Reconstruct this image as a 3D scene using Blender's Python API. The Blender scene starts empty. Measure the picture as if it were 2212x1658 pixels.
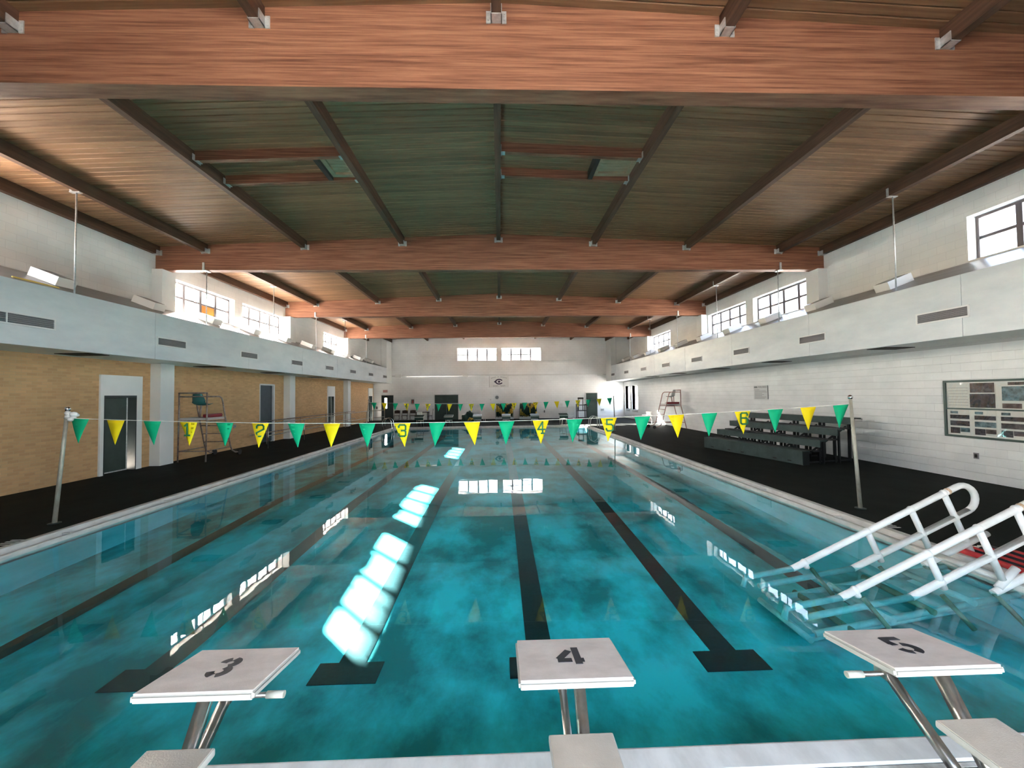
import bpy, bmesh, math, random
from mathutils import Vector, Matrix
random.seed(7)
R = math.radians
sc = bpy.context.scene
C = sc.collection

# ------------------------------------------------------------------ camera
F_PX, W_PX, H_PX, CAM_H = 831.0, 2212.0, 1658.0, 2.15
yaw, pitch, roll = math.atan(26 / F_PX), math.atan(23 / F_PX), 0.011
fw = Vector((math.sin(yaw) * math.cos(pitch), math.cos(yaw) * math.cos(pitch), math.sin(pitch)))
r0 = Vector((math.cos(yaw), -math.sin(yaw), 0.0))
u0 = r0.cross(fw)
cr = r0 * math.cos(roll) - u0 * math.sin(roll)
cu = u0 * math.cos(roll) + r0 * math.sin(roll)
cam_d = bpy.data.cameras.new('camera')
cam = bpy.data.objects.new('camera', cam_d)
C.objects.link(cam)
cam_d.sensor_width = 36.0
cam_d.lens = 36.0 * F_PX / W_PX
cam_d.clip_start, cam_d.clip_end = 0.05, 2000
mw = Matrix((cr, cu, -fw)).transposed().to_4x4()
mw.translation = Vector((0, 0, CAM_H))
cam.matrix_world = mw
sc.camera = cam

# ------------------------------------------------------------------ world, sun, exposure
SUN_DIR = Vector((1.0, -0.965, -0.685)).normalized()      # the way the sunlight travels
wd = bpy.data.worlds.new('world')
sc.world = wd
wd.use_nodes = True
wt = wd.node_tree
wt.nodes.clear()
sky = wt.nodes.new('ShaderNodeTexSky')
sky.sky_type = 'NISHITA'
sky.sun_disc = False
sky.sun_elevation = math.asin(-SUN_DIR.z)
sky.sun_rotation = math.atan2(-SUN_DIR.x, -SUN_DIR.y)
sky.air_density, sky.dust_density, sky.ozone_density = 1.0, 2.5, 1.0
bg = wt.nodes.new('ShaderNodeBackground')
bg.inputs['Strength'].default_value = 0.48
hs = wt.nodes.new('ShaderNodeHueSaturation')
hs.inputs['Saturation'].default_value = 0.7
wo = wt.nodes.new('ShaderNodeOutputWorld')
wt.links.new(sky.outputs[0], hs.inputs['Color'])
wt.links.new(hs.outputs[0], bg.inputs['Color'])
wt.links.new(bg.outputs[0], wo.inputs[0])
sd = bpy.data.lights.new('sun', 'SUN')
sd.energy = 36.0
sd.angle = R(0.55)
sd.color = (1.0, 0.95, 0.88)
sun = bpy.data.objects.new('sun', sd)
C.objects.link(sun)
sun.rotation_euler = SUN_DIR.to_track_quat('-Z', 'Y').to_euler()
vs = sc.view_settings
vs.view_transform = 'Standard'
vs.look = 'None'
vs.exposure = 3.25
vs.gamma = 1.0
vs.use_curve_mapping = False
cy = sc.cycles
cy.max_bounces, cy.diffuse_bounces, cy.glossy_bounces = 8, 5, 3
cy.transmission_bounces, cy.transparent_max_bounces = 4, 12
cy.caustics_reflective = True
cy.caustics_refractive = False
cy.blur_glossy = 1.0
cy.sample_clamp_indirect = 6.0
cy.use_denoising = True
cy.use_adaptive_sampling = True
cy.adaptive_threshold = 0.06

# ------------------------------------------------------------------ helpers
class MB:
    def __init__(s):
        s.v, s.f, s.sm, s.sheet = [], [], [], False
    def add(s, vs_, fs, smooth=False):
        o = len(s.v)
        s.v += [tuple(x) for x in vs_]
        for f in fs:
            s.f.append([o + i for i in f]); s.sm.append(smooth)
        return s
    def box(s, x0, x1, y0, y1, z0, z1):
        x0, x1 = min(x0, x1), max(x0, x1); y0, y1 = min(y0, y1), max(y0, y1); z0, z1 = min(z0, z1), max(z0, z1)
        return s.add([(x0,y0,z0),(x1,y0,z0),(x1,y1,z0),(x0,y1,z0),(x0,y0,z1),(x1,y0,z1),(x1,y1,z1),(x0,y1,z1)],
              [(0,3,2,1),(4,5,6,7),(0,1,5,4),(1,2,6,5),(2,3,7,6),(3,0,4,7)])
    def obox(s, c, ax, ay, az):           # oriented box: centre + half-vectors
        c, ax, ay, az = Vector(c), Vector(ax), Vector(ay), Vector(az)
        p = [c + ax*i + ay*j + az*k for k in (-1,1) for (i,j) in ((-1,-1),(1,-1),(1,1),(-1,1))]
        return s.add(p, [(0,3,2,1),(4,5,6,7),(0,1,5,4),(1,2,6,5),(2,3,7,6),(3,0,4,7)])
    def bbox(s, x0, x1, y0, y1, z0, z1, b):     # box with bevelled edges
        bm = bmesh.new()
        bmesh.ops.create_cube(bm, size=1.0)
        for v in bm.verts:
            v.co = Vector(((x0+x1)/2 + v.co.x*abs(x1-x0), (y0+y1)/2 + v.co.y*abs(y1-y0), (z0+z1)/2 + v.co.z*abs(z1-z0)))
        bmesh.ops.bevel(bm, geom=bm.edges[:], offset=b, segments=2, affect='EDGES', profile=0.7)
        bm.verts.index_update()
        s.add([v.co[:] for v in bm.verts], [[v.index for v in f.verts] for f in bm.faces])
        bm.free()
        return s
    def prism(s, poly, axis, a0, a1):     # poly of (p,q) extruded along an axis
        n = len(poly)
        def P(p, q, a):
            return {'x': (a,p,q), 'y': (p,a,q), 'z': (p,q,a)}[axis]
        vs_ = [P(p,q,a0) for p,q in poly] + [P(p,q,a1) for p,q in poly]
        fs = [list(range(n))[::-1], [n+i for i in range(n)]] + [(i,(i+1)%n,n+(i+1)%n,n+i) for i in range(n)]
        return s.add(vs_, fs)
    def tube(s, pts, r, n=8, closed=False, cap=True):
        pts = [Vector(p) for p in pts]
        k = len(pts)
        rs = r if isinstance(r, (list, tuple)) else [r]*k
        rings = []
        nrm = None
        for i, p in enumerate(pts):
            if closed:
                t = pts[(i+1) % k] - pts[i-1]
            else:
                t = pts[min(i+1, k-1)] - pts[max(i-1, 0)]
            t.normalize()
            if nrm is None:
                nrm = t.orthogonal().normalized()
            nrm = (nrm - t*nrm.dot(t))
            if nrm.length < 1e-6: nrm = t.orthogonal()
            nrm.normalize()
            bn = t.cross(nrm)
            rings.append([p + (nrm*math.cos(2*math.pi*j/n) + bn*math.sin(2*math.pi*j/n))*rs[i] for j in range(n)])
        vs_ = [v for rg in rings for v in rg]
        fs = []
        for i in range(k if closed else k-1):
            a, b = i*n, ((i+1) % k)*n
            for j in range(n):
                fs.append((a+j, a+(j+1)%n, b+(j+1)%n, b+j))
        s.add(vs_, fs, True)
        if cap and not closed:
            o = len(s.v) - len(vs_)
            s.f.append([o+j for j in range(n)][::-1]); s.sm.append(False)
            s.f.append([o+(k-1)*n+j for j in range(n)]); s.sm.append(False)
        return s
    def sphere(s, c, r, n=12, m=8, sc_=(1,1,1)):
        vs_, fs = [], []
        for i in range(m+1):
            th = math.pi*i/m
            for j in range(n):
                ph = 2*math.pi*j/n
                vs_.append((c[0]+r*sc_[0]*math.sin(th)*math.cos(ph), c[1]+r*sc_[1]*math.sin(th)*math.sin(ph), c[2]+r*sc_[2]*math.cos(th)))
        for i in range(m):
            for j in range(n):
                fs.append((i*n+j, (i+1)*n+j, (i+1)*n+(j+1)%n, i*n+(j+1)%n))
        return s.add(vs_, fs, True)
    def strokes(s, lines, org, ux, uy, h, th, dp, ext=0.42):   # thick polylines on a plane: glyphs
        org, ux, uy = Vector(org), Vector(ux).normalized(), Vector(uy).normalized()
        n = ux.cross(uy)
        for ln in lines:
            for a, b in zip(ln[:-1], ln[1:]):
                A = org + ux*a[0]*h + uy*a[1]*h; B = org + ux*b[0]*h + uy*b[1]*h
                d = (B - A)
                if d.length < 1e-6: continue
                dn = d.normalized()
                s.obox((A+B)/2, d/2 + dn*th*ext, n.cross(dn)*th/2, n*dp/2)
        return s
    def mesh(s, name):
        me = bpy.data.meshes.new(name)
        me.from_pydata(s.v, [], s.f)
        me.validate()
        me.update()
        if any(s.sm) and len(me.polygons) == len(s.sm):
            me.polygons.foreach_set('use_smooth', s.sm)
        bm = bmesh.new(); bm.from_mesh(me)
        if not s.sheet: bmesh.ops.recalc_face_normals(bm, faces=bm.faces[:])
        bm.to_mesh(me); bm.free()
        return me
    def build(s, name, mat, parent=None):
        return obj(name, s.mesh(name), mat, parent)

def obj(name, me, mat=None, parent=None):
    o = bpy.data.objects.new(name, me)
    C.objects.link(o)
    if mat is not None:
        if len(me.materials) == 0: me.materials.append(mat)
    if parent is not None: o.parent = parent
    return o
def tag(o, label=None, cat=None, group=None, kind=None):
    if label: o['label'] = label
    if cat: o['category'] = cat
    if group: o['group'] = group
    if kind: o['kind'] = kind
    return o
def thing(name, label, cat, loc=(0,0,0), rz=0.0, group=None, kind=None):
    o = bpy.data.objects.new(name, None)
    C.objects.link(o)
    o.location = loc; o.rotation_euler = (0,0,rz)
    o.empty_display_size = 0.2
    return tag(o, label, cat, group, kind)
def clone(root, loc=None, rz=None, label=None, group=None):
    r = root.copy(); C.objects.link(r)
    if loc is not None: r.location = loc
    if rz is not None: r.rotation_euler = (0,0,rz)
    if label: r['label'] = label
    if group: r['group'] = group
    for ch in [o for o in root.children]:
        c = ch.copy(); C.objects.link(c); c.parent = r
        for g in [o for o in ch.children]:
            d = g.copy(); C.objects.link(d); d.parent = c
    return r
def arc(c, r, a0, a1, n, plane='xz', y=0.0):
    out = []
    for i in range(n+1):
        a = R(a0 + (a1-a0)*i/n)
        p, q = c[0] + r*math.cos(a), c[1] + r*math.sin(a)
        out.append({'xz': (p,y,q), 'xy': (p,q,y), 'yz': (y,p,q)}[plane])
    return out
def holes_wall(mb, axis, p0, p1, a0, a1, z0, z1, holes):
    """a wall slab (p0..p1 thick) along a0..a1, z0..z1, left open at the rectangular holes (a0,a1,z0,z1)"""
    br = sorted({a0, a1} | {min(max(v, a0), a1) for h in holes for v in h[:2]})
    for s, e in zip(br[:-1], br[1:]):
        if e - s < 1e-6: continue
        m = (s+e)/2
        zz = sorted([(h[2], h[3]) for h in holes if h[0] < m < h[1]])
        cur = z0
        for hz0, hz1 in zz + [(z1, z1)]:
            if hz0 - cur > 1e-6:
                if axis == 'x': mb.box(p0, p1, s, e, cur, hz0)
                else: mb.box(s, e, p0, p1, cur, hz0)
            cur = max(cur, hz1)
    return mb
def text_mesh(s, size, depth=0.004, align='CENTER'):
    cu_ = bpy.data.curves.new('lettering', 'FONT')
    cu_.body = s; cu_.size = size; cu_.extrude = depth/2; cu_.align_x = align; cu_.align_y = 'CENTER'
    cu_.resolution_u = 2
    o = bpy.data.objects.new('lettering', cu_)
    C.objects.link(o)
    dg = bpy.context.evaluated_depsgraph_get()
    me = bpy.data.meshes.new_from_object(o.evaluated_get(dg))
    bpy.data.objects.remove(o); bpy.data.curves.remove(cu_)
    me.materials.clear()
    return me
ORD = ['first','second','third','fourth','fifth','sixth','seventh','eighth','ninth','tenth','eleventh','twelfth','thirteenth']

# ------------------------------------------------------------------ materials
def new_mat(name):
    m = bpy.data.materials.new(name); m.use_nodes = True
    nt = m.node_tree
    return m, nt, nt.nodes['Principled BSDF']
def M(name, col, rough=0.55, metal=0.0, spec=0.4, col2=None, scale=(3,3,3), detail=4, lo=0.35, hi=0.65, bump=0.0, bscale=None, rand=0.0):
    m, nt, b = new_mat(name)
    b.inputs['Roughness'].default_value = rough
    b.inputs['Metallic'].default_value = metal
    b.inputs['Specular IOR Level'].default_value = spec
    b.inputs['Base Color'].default_value = (*col, 1)
    L = nt.links.new
    if col2 is not None or bump:
        geo = nt.nodes.new('ShaderNodeNewGeometry')
        mp = nt.nodes.new('ShaderNodeMapping'); mp.inputs['Scale'].default_value = scale
        L(geo.outputs['Position'], mp.inputs['Vector'])
        nz = nt.nodes.new('ShaderNodeTexNoise'); nz.inputs['Scale'].default_value = 1.0
        nz.inputs['Detail'].default_value = detail; nz.inputs['Roughness'].default_value = 0.62
        L(mp.outputs[0], nz.inputs['Vector'])
        last = None
        if col2 is not None:
            rp = nt.nodes.new('ShaderNodeValToRGB')
            rp.color_ramp.elements[0].position = lo; rp.color_ramp.elements[0].color = (*col, 1)
            rp.color_ramp.elements[1].position = hi; rp.color_ramp.elements[1].color = (*col2, 1)
            L(nz.outputs['Fac'], rp.inputs[0])
            last = rp.outputs[0]
        if rand and last is not None:
            oi = nt.nodes.new('ShaderNodeObjectInfo')
            mr = nt.nodes.new('ShaderNodeMapRange')
            mr.inputs['To Min'].default_value = 1-rand; mr.inputs['To Max'].default_value = 1+rand
            L(oi.outputs['Random'], mr.inputs['Value'])
            mx = nt.nodes.new('ShaderNodeVectorMath'); mx.operation = 'SCALE'
            L(last, mx.inputs[0]); L(mr.outputs[0], mx.inputs['Scale'])
            last = mx.outputs[0]
        if last is not None: L(last, b.inputs['Base Color'])
        if bump:
            bp = nt.nodes.new('ShaderNodeBump'); bp.inputs['Strength'].default_value = bump; bp.inputs['Distance'].default_value = 0.02
            if bscale:
                mp2 = nt.nodes.new('ShaderNodeMapping'); mp2.inputs['Scale'].default_value = bscale
                L(geo.outputs['Position'], mp2.inputs['Vector'])
                n2 = nt.nodes.new('ShaderNodeTexNoise'); n2.inputs['Scale'].default_value = 1.0; n2.inputs['Detail'].default_value = 3
                L(mp2.outputs[0], n2.inputs['Vector']); L(n2.outputs['Fac'], bp.inputs['Height'])
            else:
                L(nz.outputs['Fac'], bp.inputs['Height'])
            L(bp.outputs[0], b.inputs['Normal'])
    return m
def brick_mat(name, c1, c2, mortar, bw, bh, msize, rough, swap, bump=0.3):
    """courses of masonry; swap picks which two world axes run along the wall"""
    m, nt, b = new_mat(name)
    L = nt.links.new
    geo = nt.nodes.new('ShaderNodeNewGeometry')
    sp = nt.nodes.new('ShaderNodeSeparateXYZ'); L(geo.outputs['Position'], sp.inputs[0])
    cb = nt.nodes.new('ShaderNodeCombineXYZ')
    L(sp.outputs[swap], cb.inputs[0]); L(sp.outputs['Z'], cb.inputs[1])
    br = nt.nodes.new('ShaderNodeTexBrick')
    br.inputs['Color1'].default_value = (*c1, 1); br.inputs['Color2'].default_value = (*c2, 1); br.inputs['Mortar'].default_value = (*mortar, 1)
    br.inputs['Scale'].default_value = 1.0
    br.inputs['Brick Width'].default_value = bw; br.inputs['Row Height'].default_value = bh; br.inputs['Mortar Size'].default_value = msize
    br.inputs['Mortar Smooth'].default_value = 0.3
    L(cb.outputs[0], br.inputs['Vector'])
    nz = nt.nodes.new('ShaderNodeTexNoise'); nz.inputs['Scale'].default_value = 0.55; nz.inputs['Detail'].default_value = 4
    L(geo.outputs['Position'], nz.inputs['Vector'])
    mr = nt.nodes.new('ShaderNodeMapRange'); mr.inputs['From Min'].default_value = 0.3; mr.inputs['From Max'].default_value = 0.7
    mr.inputs['To Min'].default_value = 0.9; mr.inputs['To Max'].default_value = 1.06
    L(nz.outputs['Fac'], mr.inputs['Value'])
    vm = nt.nodes.new('ShaderNodeVectorMath'); vm.operation = 'SCALE'
    L(br.outputs['Color'], vm.inputs[0]); L(mr.outputs[0], vm.inputs['Scale'])
    L(vm.outputs[0], b.inputs['Base Color'])
    bp = nt.nodes.new('ShaderNodeBump'); bp.inputs['Strength'].default_value = bump; bp.inputs['Distance'].default_value = 0.008; bp.invert = True
    L(br.outputs['Fac'], bp.inputs['Height']); L(bp.outputs[0], b.inputs['Normal'])
    b.inputs['Roughness'].default_value = rough
    b.inputs['Specular IOR Level'].default_value = 0.3
    return m
def glass_mat(name, tint=(1,1,1), refl=0.06):
    m = bpy.data.materials.new(name); m.use_nodes = True
    nt = m.node_tree; nt.nodes.clear()
    o = nt.nodes.new('ShaderNodeOutputMaterial'); mx = nt.nodes.new('ShaderNodeMixShader')
    t = nt.nodes.new('ShaderNodeBsdfTransparent'); g = nt.nodes.new('ShaderNodeBsdfGlossy')
    t.inputs[0].default_value = (*tint, 1); g.inputs['Roughness'].default_value = 0.03
    mx.inputs[0].default_value = refl
    nt.links.new(t.outputs[0], mx.inputs[1]); nt.links.new(g.outputs[0], mx.inputs[2]); nt.links.new(mx.outputs[0], o.inputs[0])
    return m

beam_wood = M('beam_wood', (0.135,0.049,0.028), 0.6, col2=(0.37,0.172,0.10), scale=(0.8,9,34), detail=6, lo=0.32, hi=0.68, bump=0.25, spec=0.25)
purlin_wood = M('purlin_wood', (0.085,0.045,0.03), 0.6, col2=(0.15,0.08,0.05), scale=(14,1.0,14), detail=5, spec=0.25)
plank_wood = M('plank_wood', (0.195,0.098,0.050), 0.55, col2=(0.335,0.187,0.098), scale=(0.9,22,6), detail=5, lo=0.3, hi=0.7, rand=0.16, spec=0.3)
hatch_wood = M('hatch_wood', (0.42,0.28,0.17), 0.6, col2=(0.52,0.36,0.23), scale=(3,10,3))
zinc = M('galvanised_steel', (0.55,0.56,0.56), 0.45, metal=0.6, col2=(0.72,0.73,0.73), scale=(18,18,18))
white_wall = M('white_paint', (0.76,0.77,0.755), 0.5, col2=(0.83,0.835,0.82), scale=(0.7,0.7,0.7), bump=0.05, bscale=(30,30,30))
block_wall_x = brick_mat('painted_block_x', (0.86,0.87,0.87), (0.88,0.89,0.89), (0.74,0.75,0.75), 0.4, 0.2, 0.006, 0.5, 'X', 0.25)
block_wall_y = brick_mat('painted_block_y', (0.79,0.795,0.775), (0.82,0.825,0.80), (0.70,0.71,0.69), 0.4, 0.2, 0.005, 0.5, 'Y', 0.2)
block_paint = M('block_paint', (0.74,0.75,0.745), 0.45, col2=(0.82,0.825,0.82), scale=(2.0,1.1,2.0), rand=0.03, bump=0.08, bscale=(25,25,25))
joint_grey = M('joint_grey', (0.50,0.51,0.50), 0.7)
fascia_mat = M('fascia_plaster', (0.52,0.56,0.595), 0.42, col2=(0.67,0.70,0.72), scale=(1.2,0.55,1.6), detail=6, lo=0.3, hi=0.62, bump=0.04, bscale=(12,12,12))
soffit_mat = M('soffit_paint', (0.62,0.66,0.64), 0.55, col2=(0.70,0.73,0.70), scale=(0.8,0.8,0.8))
shelf_mat = M('shelf_metal', (0.14,0.12,0.105), 0.34, metal=0.35, col2=(0.24,0.215,0.20), scale=(9,0.6,9), detail=5, spec=0.6)
brick_tan = brick_mat('tan_brick', (0.70,0.43,0.215), (0.57,0.34,0.165), (0.62,0.41,0.22), 0.21, 0.07, 0.008, 0.75, 'Y', 0.35)
deck_mat = M('deck_coating', (0.010,0.012,0.011), 0.75, col2=(0.019,0.021,0.019), scale=(1.4,0.9,1.0), detail=6, bump=0.12, bscale=(60,60,60), spec=0.07)
coping_mat = M('coping_stone', (0.54,0.53,0.50), 0.5, col2=(0.68,0.67,0.64), scale=(6,3,6), detail=5, bump=0.06)
gutter_mat = M('gutter_dirty', (0.27,0.24,0.20), 0.6, col2=(0.52,0.50,0.46), scale=(9,2.2,9), detail=5)
pool_mat = M('pool_plaster', (0.008,0.24,0.255), 0.6, col2=(0.05,0.68,0.78), scale=(1.0,0.7,0.9), detail=8, lo=0.40, hi=0.60)
pool_wall_mat = M('pool_wall_plaster', (0.10,0.45,0.52), 0.5, col2=(0.20,0.62,0.70), scale=(1.2,0.6,3), detail=5)
line_mat = M('lane_line_tile', (0.004,0.010,0.013), 0.4, col2=(0.010,0.022,0.028), scale=(30,30,30))
white_plastic = M('white_plastic', (0.80,0.80,0.79), 0.35)
pvc_mat = M('white_pvc', (0.78,0.78,0.78), 0.4, col2=(0.70,0.69,0.66), scale=(7,7,7), detail=5)
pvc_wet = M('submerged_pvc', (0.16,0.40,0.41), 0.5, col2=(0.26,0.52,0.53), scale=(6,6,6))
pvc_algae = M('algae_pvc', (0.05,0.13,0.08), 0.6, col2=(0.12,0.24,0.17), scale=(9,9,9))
rust_mat = M('rust_stain', (0.35,0.17,0.07), 0.7, col2=(0.62,0.50,0.38), scale=(30,30,30))
board_sand = M('platform_grit', (0.64,0.575,0.53), 0.75, col2=(0.77,0.70,0.655), scale=(5,9,5), detail=6, bump=0.1, bscale=(150,150,150))
step_sand = M('step_grit', (0.44,0.37,0.295), 0.75, col2=(0.53,0.455,0.37), scale=(4,4,4), detail=5, bump=0.1, bscale=(150,150,150))
board_edge = M('platform_edge', (0.46,0.445,0.40), 0.5)
steel = M('stainless_steel', (0.55,0.53,0.50), 0.28, metal=0.95, col2=(0.40,0.36,0.31), scale=(7,7,7), detail=5)
chrome = M('chrome', (0.80,0.80,0.80), 0.15, metal=1.0)
grip_mat = M('rubber_grip', (0.46,0.44,0.37), 0.6)
stencil = M('stencil_paint', (0.045,0.043,0.05), 0.6)
flag_green = M('flag_green', (0.002,0.42,0.20), 0.6, spec=0.2)
flag_yellow = M('flag_yellow', (0.86,0.66,0.008), 0.6, spec=0.2)
flag_num = M('flag_number_green', (0.015,0.16,0.06), 0.6)
rope_mat = M('rope', (0.72,0.71,0.67), 0.7)
dark_frame = M('dark_frame', (0.018,0.028,0.030), 0.45)
door_green = M('door_green', (0.016,0.035,0.028), 0.4, col2=(0.03,0.055,0.045), scale=(2,2,2))
door_blue = M('door_blue', (0.030,0.050,0.065), 0.4, col2=(0.045,0.07,0.088), scale=(2,2,2))
black_void = M('dark_interior', (0.008,0.010,0.010), 0.8)
frame_alu = M('window_steel_paint', (0.13,0.115,0.12), 0.5)
amber_mat = M('amber_panel', (0.75,0.28,0.06), 0.5)
pane_glass = glass_mat('window_glass')
bleach_mat = M('bleacher_green', (0.022,0.045,0.042), 0.45, col2=(0.04,0.07,0.066), scale=(3,3,3))
bleach_steel = M('bleacher_steel', (0.010,0.011,0.012), 0.5)
slot_black = M('slot_black', (0.006,0.006,0.006), 0.7)
teal_shell = M('teal_shell', (0.03,0.17,0.17), 0.4)
red_vinyl = M('red_vinyl', (0.22,0.010,0.018), 0.4)
red_mat = M('red_float', (0.62,0.05,0.05), 0.45, col2=(0.50,0.03,0.04), scale=(4,6,4))
black_float = M('black_float', (0.015,0.013,0.022), 0.45)
rust_tube = M('worn_tube', (0.42,0.36,0.32), 0.4, metal=0.5, col2=(0.26,0.17,0.14), scale=(9,9,9), detail=5)
wheel_mat = M('wheel_rubber', (0.008,0.008,0.008), 0.6)
vent_grey = M('vent_grille', (0.20,0.19,0.20), 0.5)
vent_frame = M('vent_frame', (0.72,0.72,0.72), 0.45)
lamp_white = M('fixture_enamel', (0.80,0.79,0.76), 0.4)
lamp_dark = M('fixture_lens', (0.16,0.12,0.10), 0.25)
yellow_strip = M('yellow_strip', (0.78,0.62,0.16), 0.5)
brown_chair = M('brown_metal', (0.055,0.032,0.026), 0.45)
dark_wood = M('dark_wood', (0.035,0.025,0.022), 0.5)
grey_metal = M('grey_metal', (0.33,0.36,0.37), 0.45, metal=0.3)
float_green = M('float_green', (0.008,0.040,0.028), 0.45)
float_yellow = M('float_yellow', (0.55,0.36,0.05), 0.45)
banner_mat = M('banner_cloth', (0.76,0.76,0.745), 0.7)
purple_ink = M('purple_ink', (0.025,0.008,0.045), 0.6)
grey_ink = M('grey_ink', (0.30,0.30,0.30), 0.7)
pipe_grey = M('painted_conduit', (0.55,0.55,0.54), 0.5)
sign_face = M('sign_face', (0.60,0.61,0.60), 0.5)
sign_ink = M('sign_ink', (0.14,0.15,0.15), 0.6)
exit_red = M('exit_red', (0.45,0.06,0.05), 0.5)
photo_dark = M('photo_dark', (0.008,0.008,0.012), 0.4, col2=(0.08,0.07,0.085), scale=(9,9,9), detail=5)
photo_blue = M('photo_blue', (0.02,0.06,0.08), 0.4, col2=(0.20,0.32,0.36), scale=(7,9,9), detail=4)
photo_brown = M('photo_brown', (0.02,0.014,0.016), 0.4, col2=(0.16,0.12,0.12), scale=(9,9,9), detail=4)
paper_white = M('poster_paper', (0.72,0.73,0.68), 0.5)
ground_mat = M('concrete_ground', (0.68,0.635,0.57), 0.8, col2=(0.78,0.735,0.67), scale=(0.3,0.3,0.3))
orange_jamb = M('warm_brick_jamb', (0.70,0.46,0.34), 0.6)

# water: a clear sheet that mirrors by Fresnel
water_mat = bpy.data.materials.new('pool_water'); water_mat.use_nodes = True
nt = water_mat.node_tree; nt.nodes.clear()
wo_ = nt.nodes.new('ShaderNodeOutputMaterial'); wmx = nt.nodes.new('ShaderNodeMixShader')
wtr = nt.nodes.new('ShaderNodeBsdfTransparent'); wtr.inputs[0].default_value = (0.62,0.96,0.98,1)
wgl = nt.nodes.new('ShaderNodeBsdfGlossy'); wgl.inputs['Roughness'].default_value = 0.012
wdt = nt.nodes.new('ShaderNodeVectorMath'); wdt.operation = 'DOT_PRODUCT'
def mth(op, a=None, b=None):
    n_ = nt.nodes.new('ShaderNodeMath'); n_.operation = op
    for k_, v_ in enumerate((a, b)):
        if isinstance(v_, (int, float)): n_.inputs[k_].default_value = v_
        elif v_ is not None: nt.links.new(v_, n_.inputs[k_])
    return n_.outputs[0]
wco = mth('ABSOLUTE', wdt.outputs['Value'])
wfz = mth('ADD', mth('MULTIPLY', mth('POWER', mth('SUBTRACT', 1.0, wco), 5.0), 0.98), 0.02)   # Schlick, the same from both sides
wge = nt.nodes.new('ShaderNodeNewGeometry')
wmp = nt.nodes.new('ShaderNodeMapping'); wmp.inputs['Scale'].default_value = (1.1,2.6,1.0)
wnz = nt.nodes.new('ShaderNodeTexNoise'); wnz.inputs['Scale'].default_value = 1.0; wnz.inputs['Detail'].default_value = 2.0
wbp = nt.nodes.new('ShaderNodeBump'); wbp.inputs['Strength'].default_value = 0.05; wbp.inputs['Distance'].default_value = 0.02
lk = nt.links.new
lk(wge.outputs['Position'], wmp.inputs[0]); lk(wmp.outputs[0], wnz.inputs['Vector']); lk(wnz.outputs['Fac'], wbp.inputs['Height'])
lk(wbp.outputs[0], wgl.inputs['Normal']); lk(wbp.outputs[0], wdt.inputs[0]); lk(wge.outputs['Incoming'], wdt.inputs[1])
lk(wfz, wmx.inputs[0]); lk(wtr.outputs[0], wmx.inputs[1]); lk(wgl.outputs[0], wmx.inputs[2]); lk(wmx.outputs[0], wo_.inputs[0])

# ================================================================== THE SETTING
WX, YF, YB, WT = 11.2, 34.4, -1.2, 0.35
PX0, PX1, PY0, PY1 = -7.0, 5.75, 2.37, 26.3
WATER_Z = -0.10
BEAM_Z, RIDGE_Z, SLOPE = 6.34, 7.56, 0.04
BEAM_Y = [5.17, 12.80, 20.40, 28.00]
BEAM_T = 0.26
def ceil_z(x): return RIDGE_Z - SLOPE*abs(x)

# ground outside the building
gm = MB().box(-300,-11.6,-300,300,-0.6,-0.35).box(11.6,300,-300,300,-0.6,-0.35).box(-11.6,11.6,-300,YB-0.4,-0.6,-0.35).box(-11.6,11.6,34.8,300,-0.6,-0.35)
tag(gm.build('ground', ground_mat),
    'pale concrete ground outside the pool hall windows', 'ground', kind='structure')

# deck
fl = MB()
GW = 0.30                                         # coping strip width
fl.box(-WX-WT, PX0-GW, YB-WT, YF+WT, -1.4, 0.0).box(PX1+GW, WX+WT, YB-WT, YF+WT, -1.4, 0.0)
fl.box(PX0-GW, PX1+GW, YB-WT, PY0-0.2, -1.4, 0.0).box(PX0-GW, PX1+GW, PY1+GW, YF+WT, -1.4, 0.0)
tag(fl.build('floor', deck_mat), 'dark charcoal coated pool deck around the water', 'floor', kind='structure')

# pool basin with apparent depth, lane lines
pool = thing('pool', 'turquoise six lane swimming pool basin with black lane lines', 'pool', kind='structure')
def pool_z(y):
    if y < 4.6: return -0.62
    if y > 9.5: return -0.42
    return -0.62 + 0.20*(y-4.6)/4.9
ys = [PY0-0.2, 4.6, 6.2, 7.8, 9.5, PY1+0.1]
pf = MB()
pf.add([(x, y, pool_z(y)) for y in ys for x in (PX0-0.2, PX1+0.2)] , [(2*i, 2*i+1, 2*i+3, 2*i+2) for i in range(len(ys)-1)])
pf.build('pool_floor', pool_mat, pool)
pw = MB()
pw.box(PX0-0.3, PX0, PY0-0.2, PY1+0.3, -1.0, -0.13).box(PX1, PX1+0.3, PY0-0.2, PY1+0.3, -1.0, -0.13)
pw.box(PX0, PX1, PY1, PY1+0.3, -1.0, -0.13).box(PX0, PX1, PY0-0.2, PY0, -1.0, -0.13)
pw.build('pool_wall', pool_wall_mat, pool)
LANE_X = [-5.50, -3.52, -1.56, 0.40, 2.36, 4.34]
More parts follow.
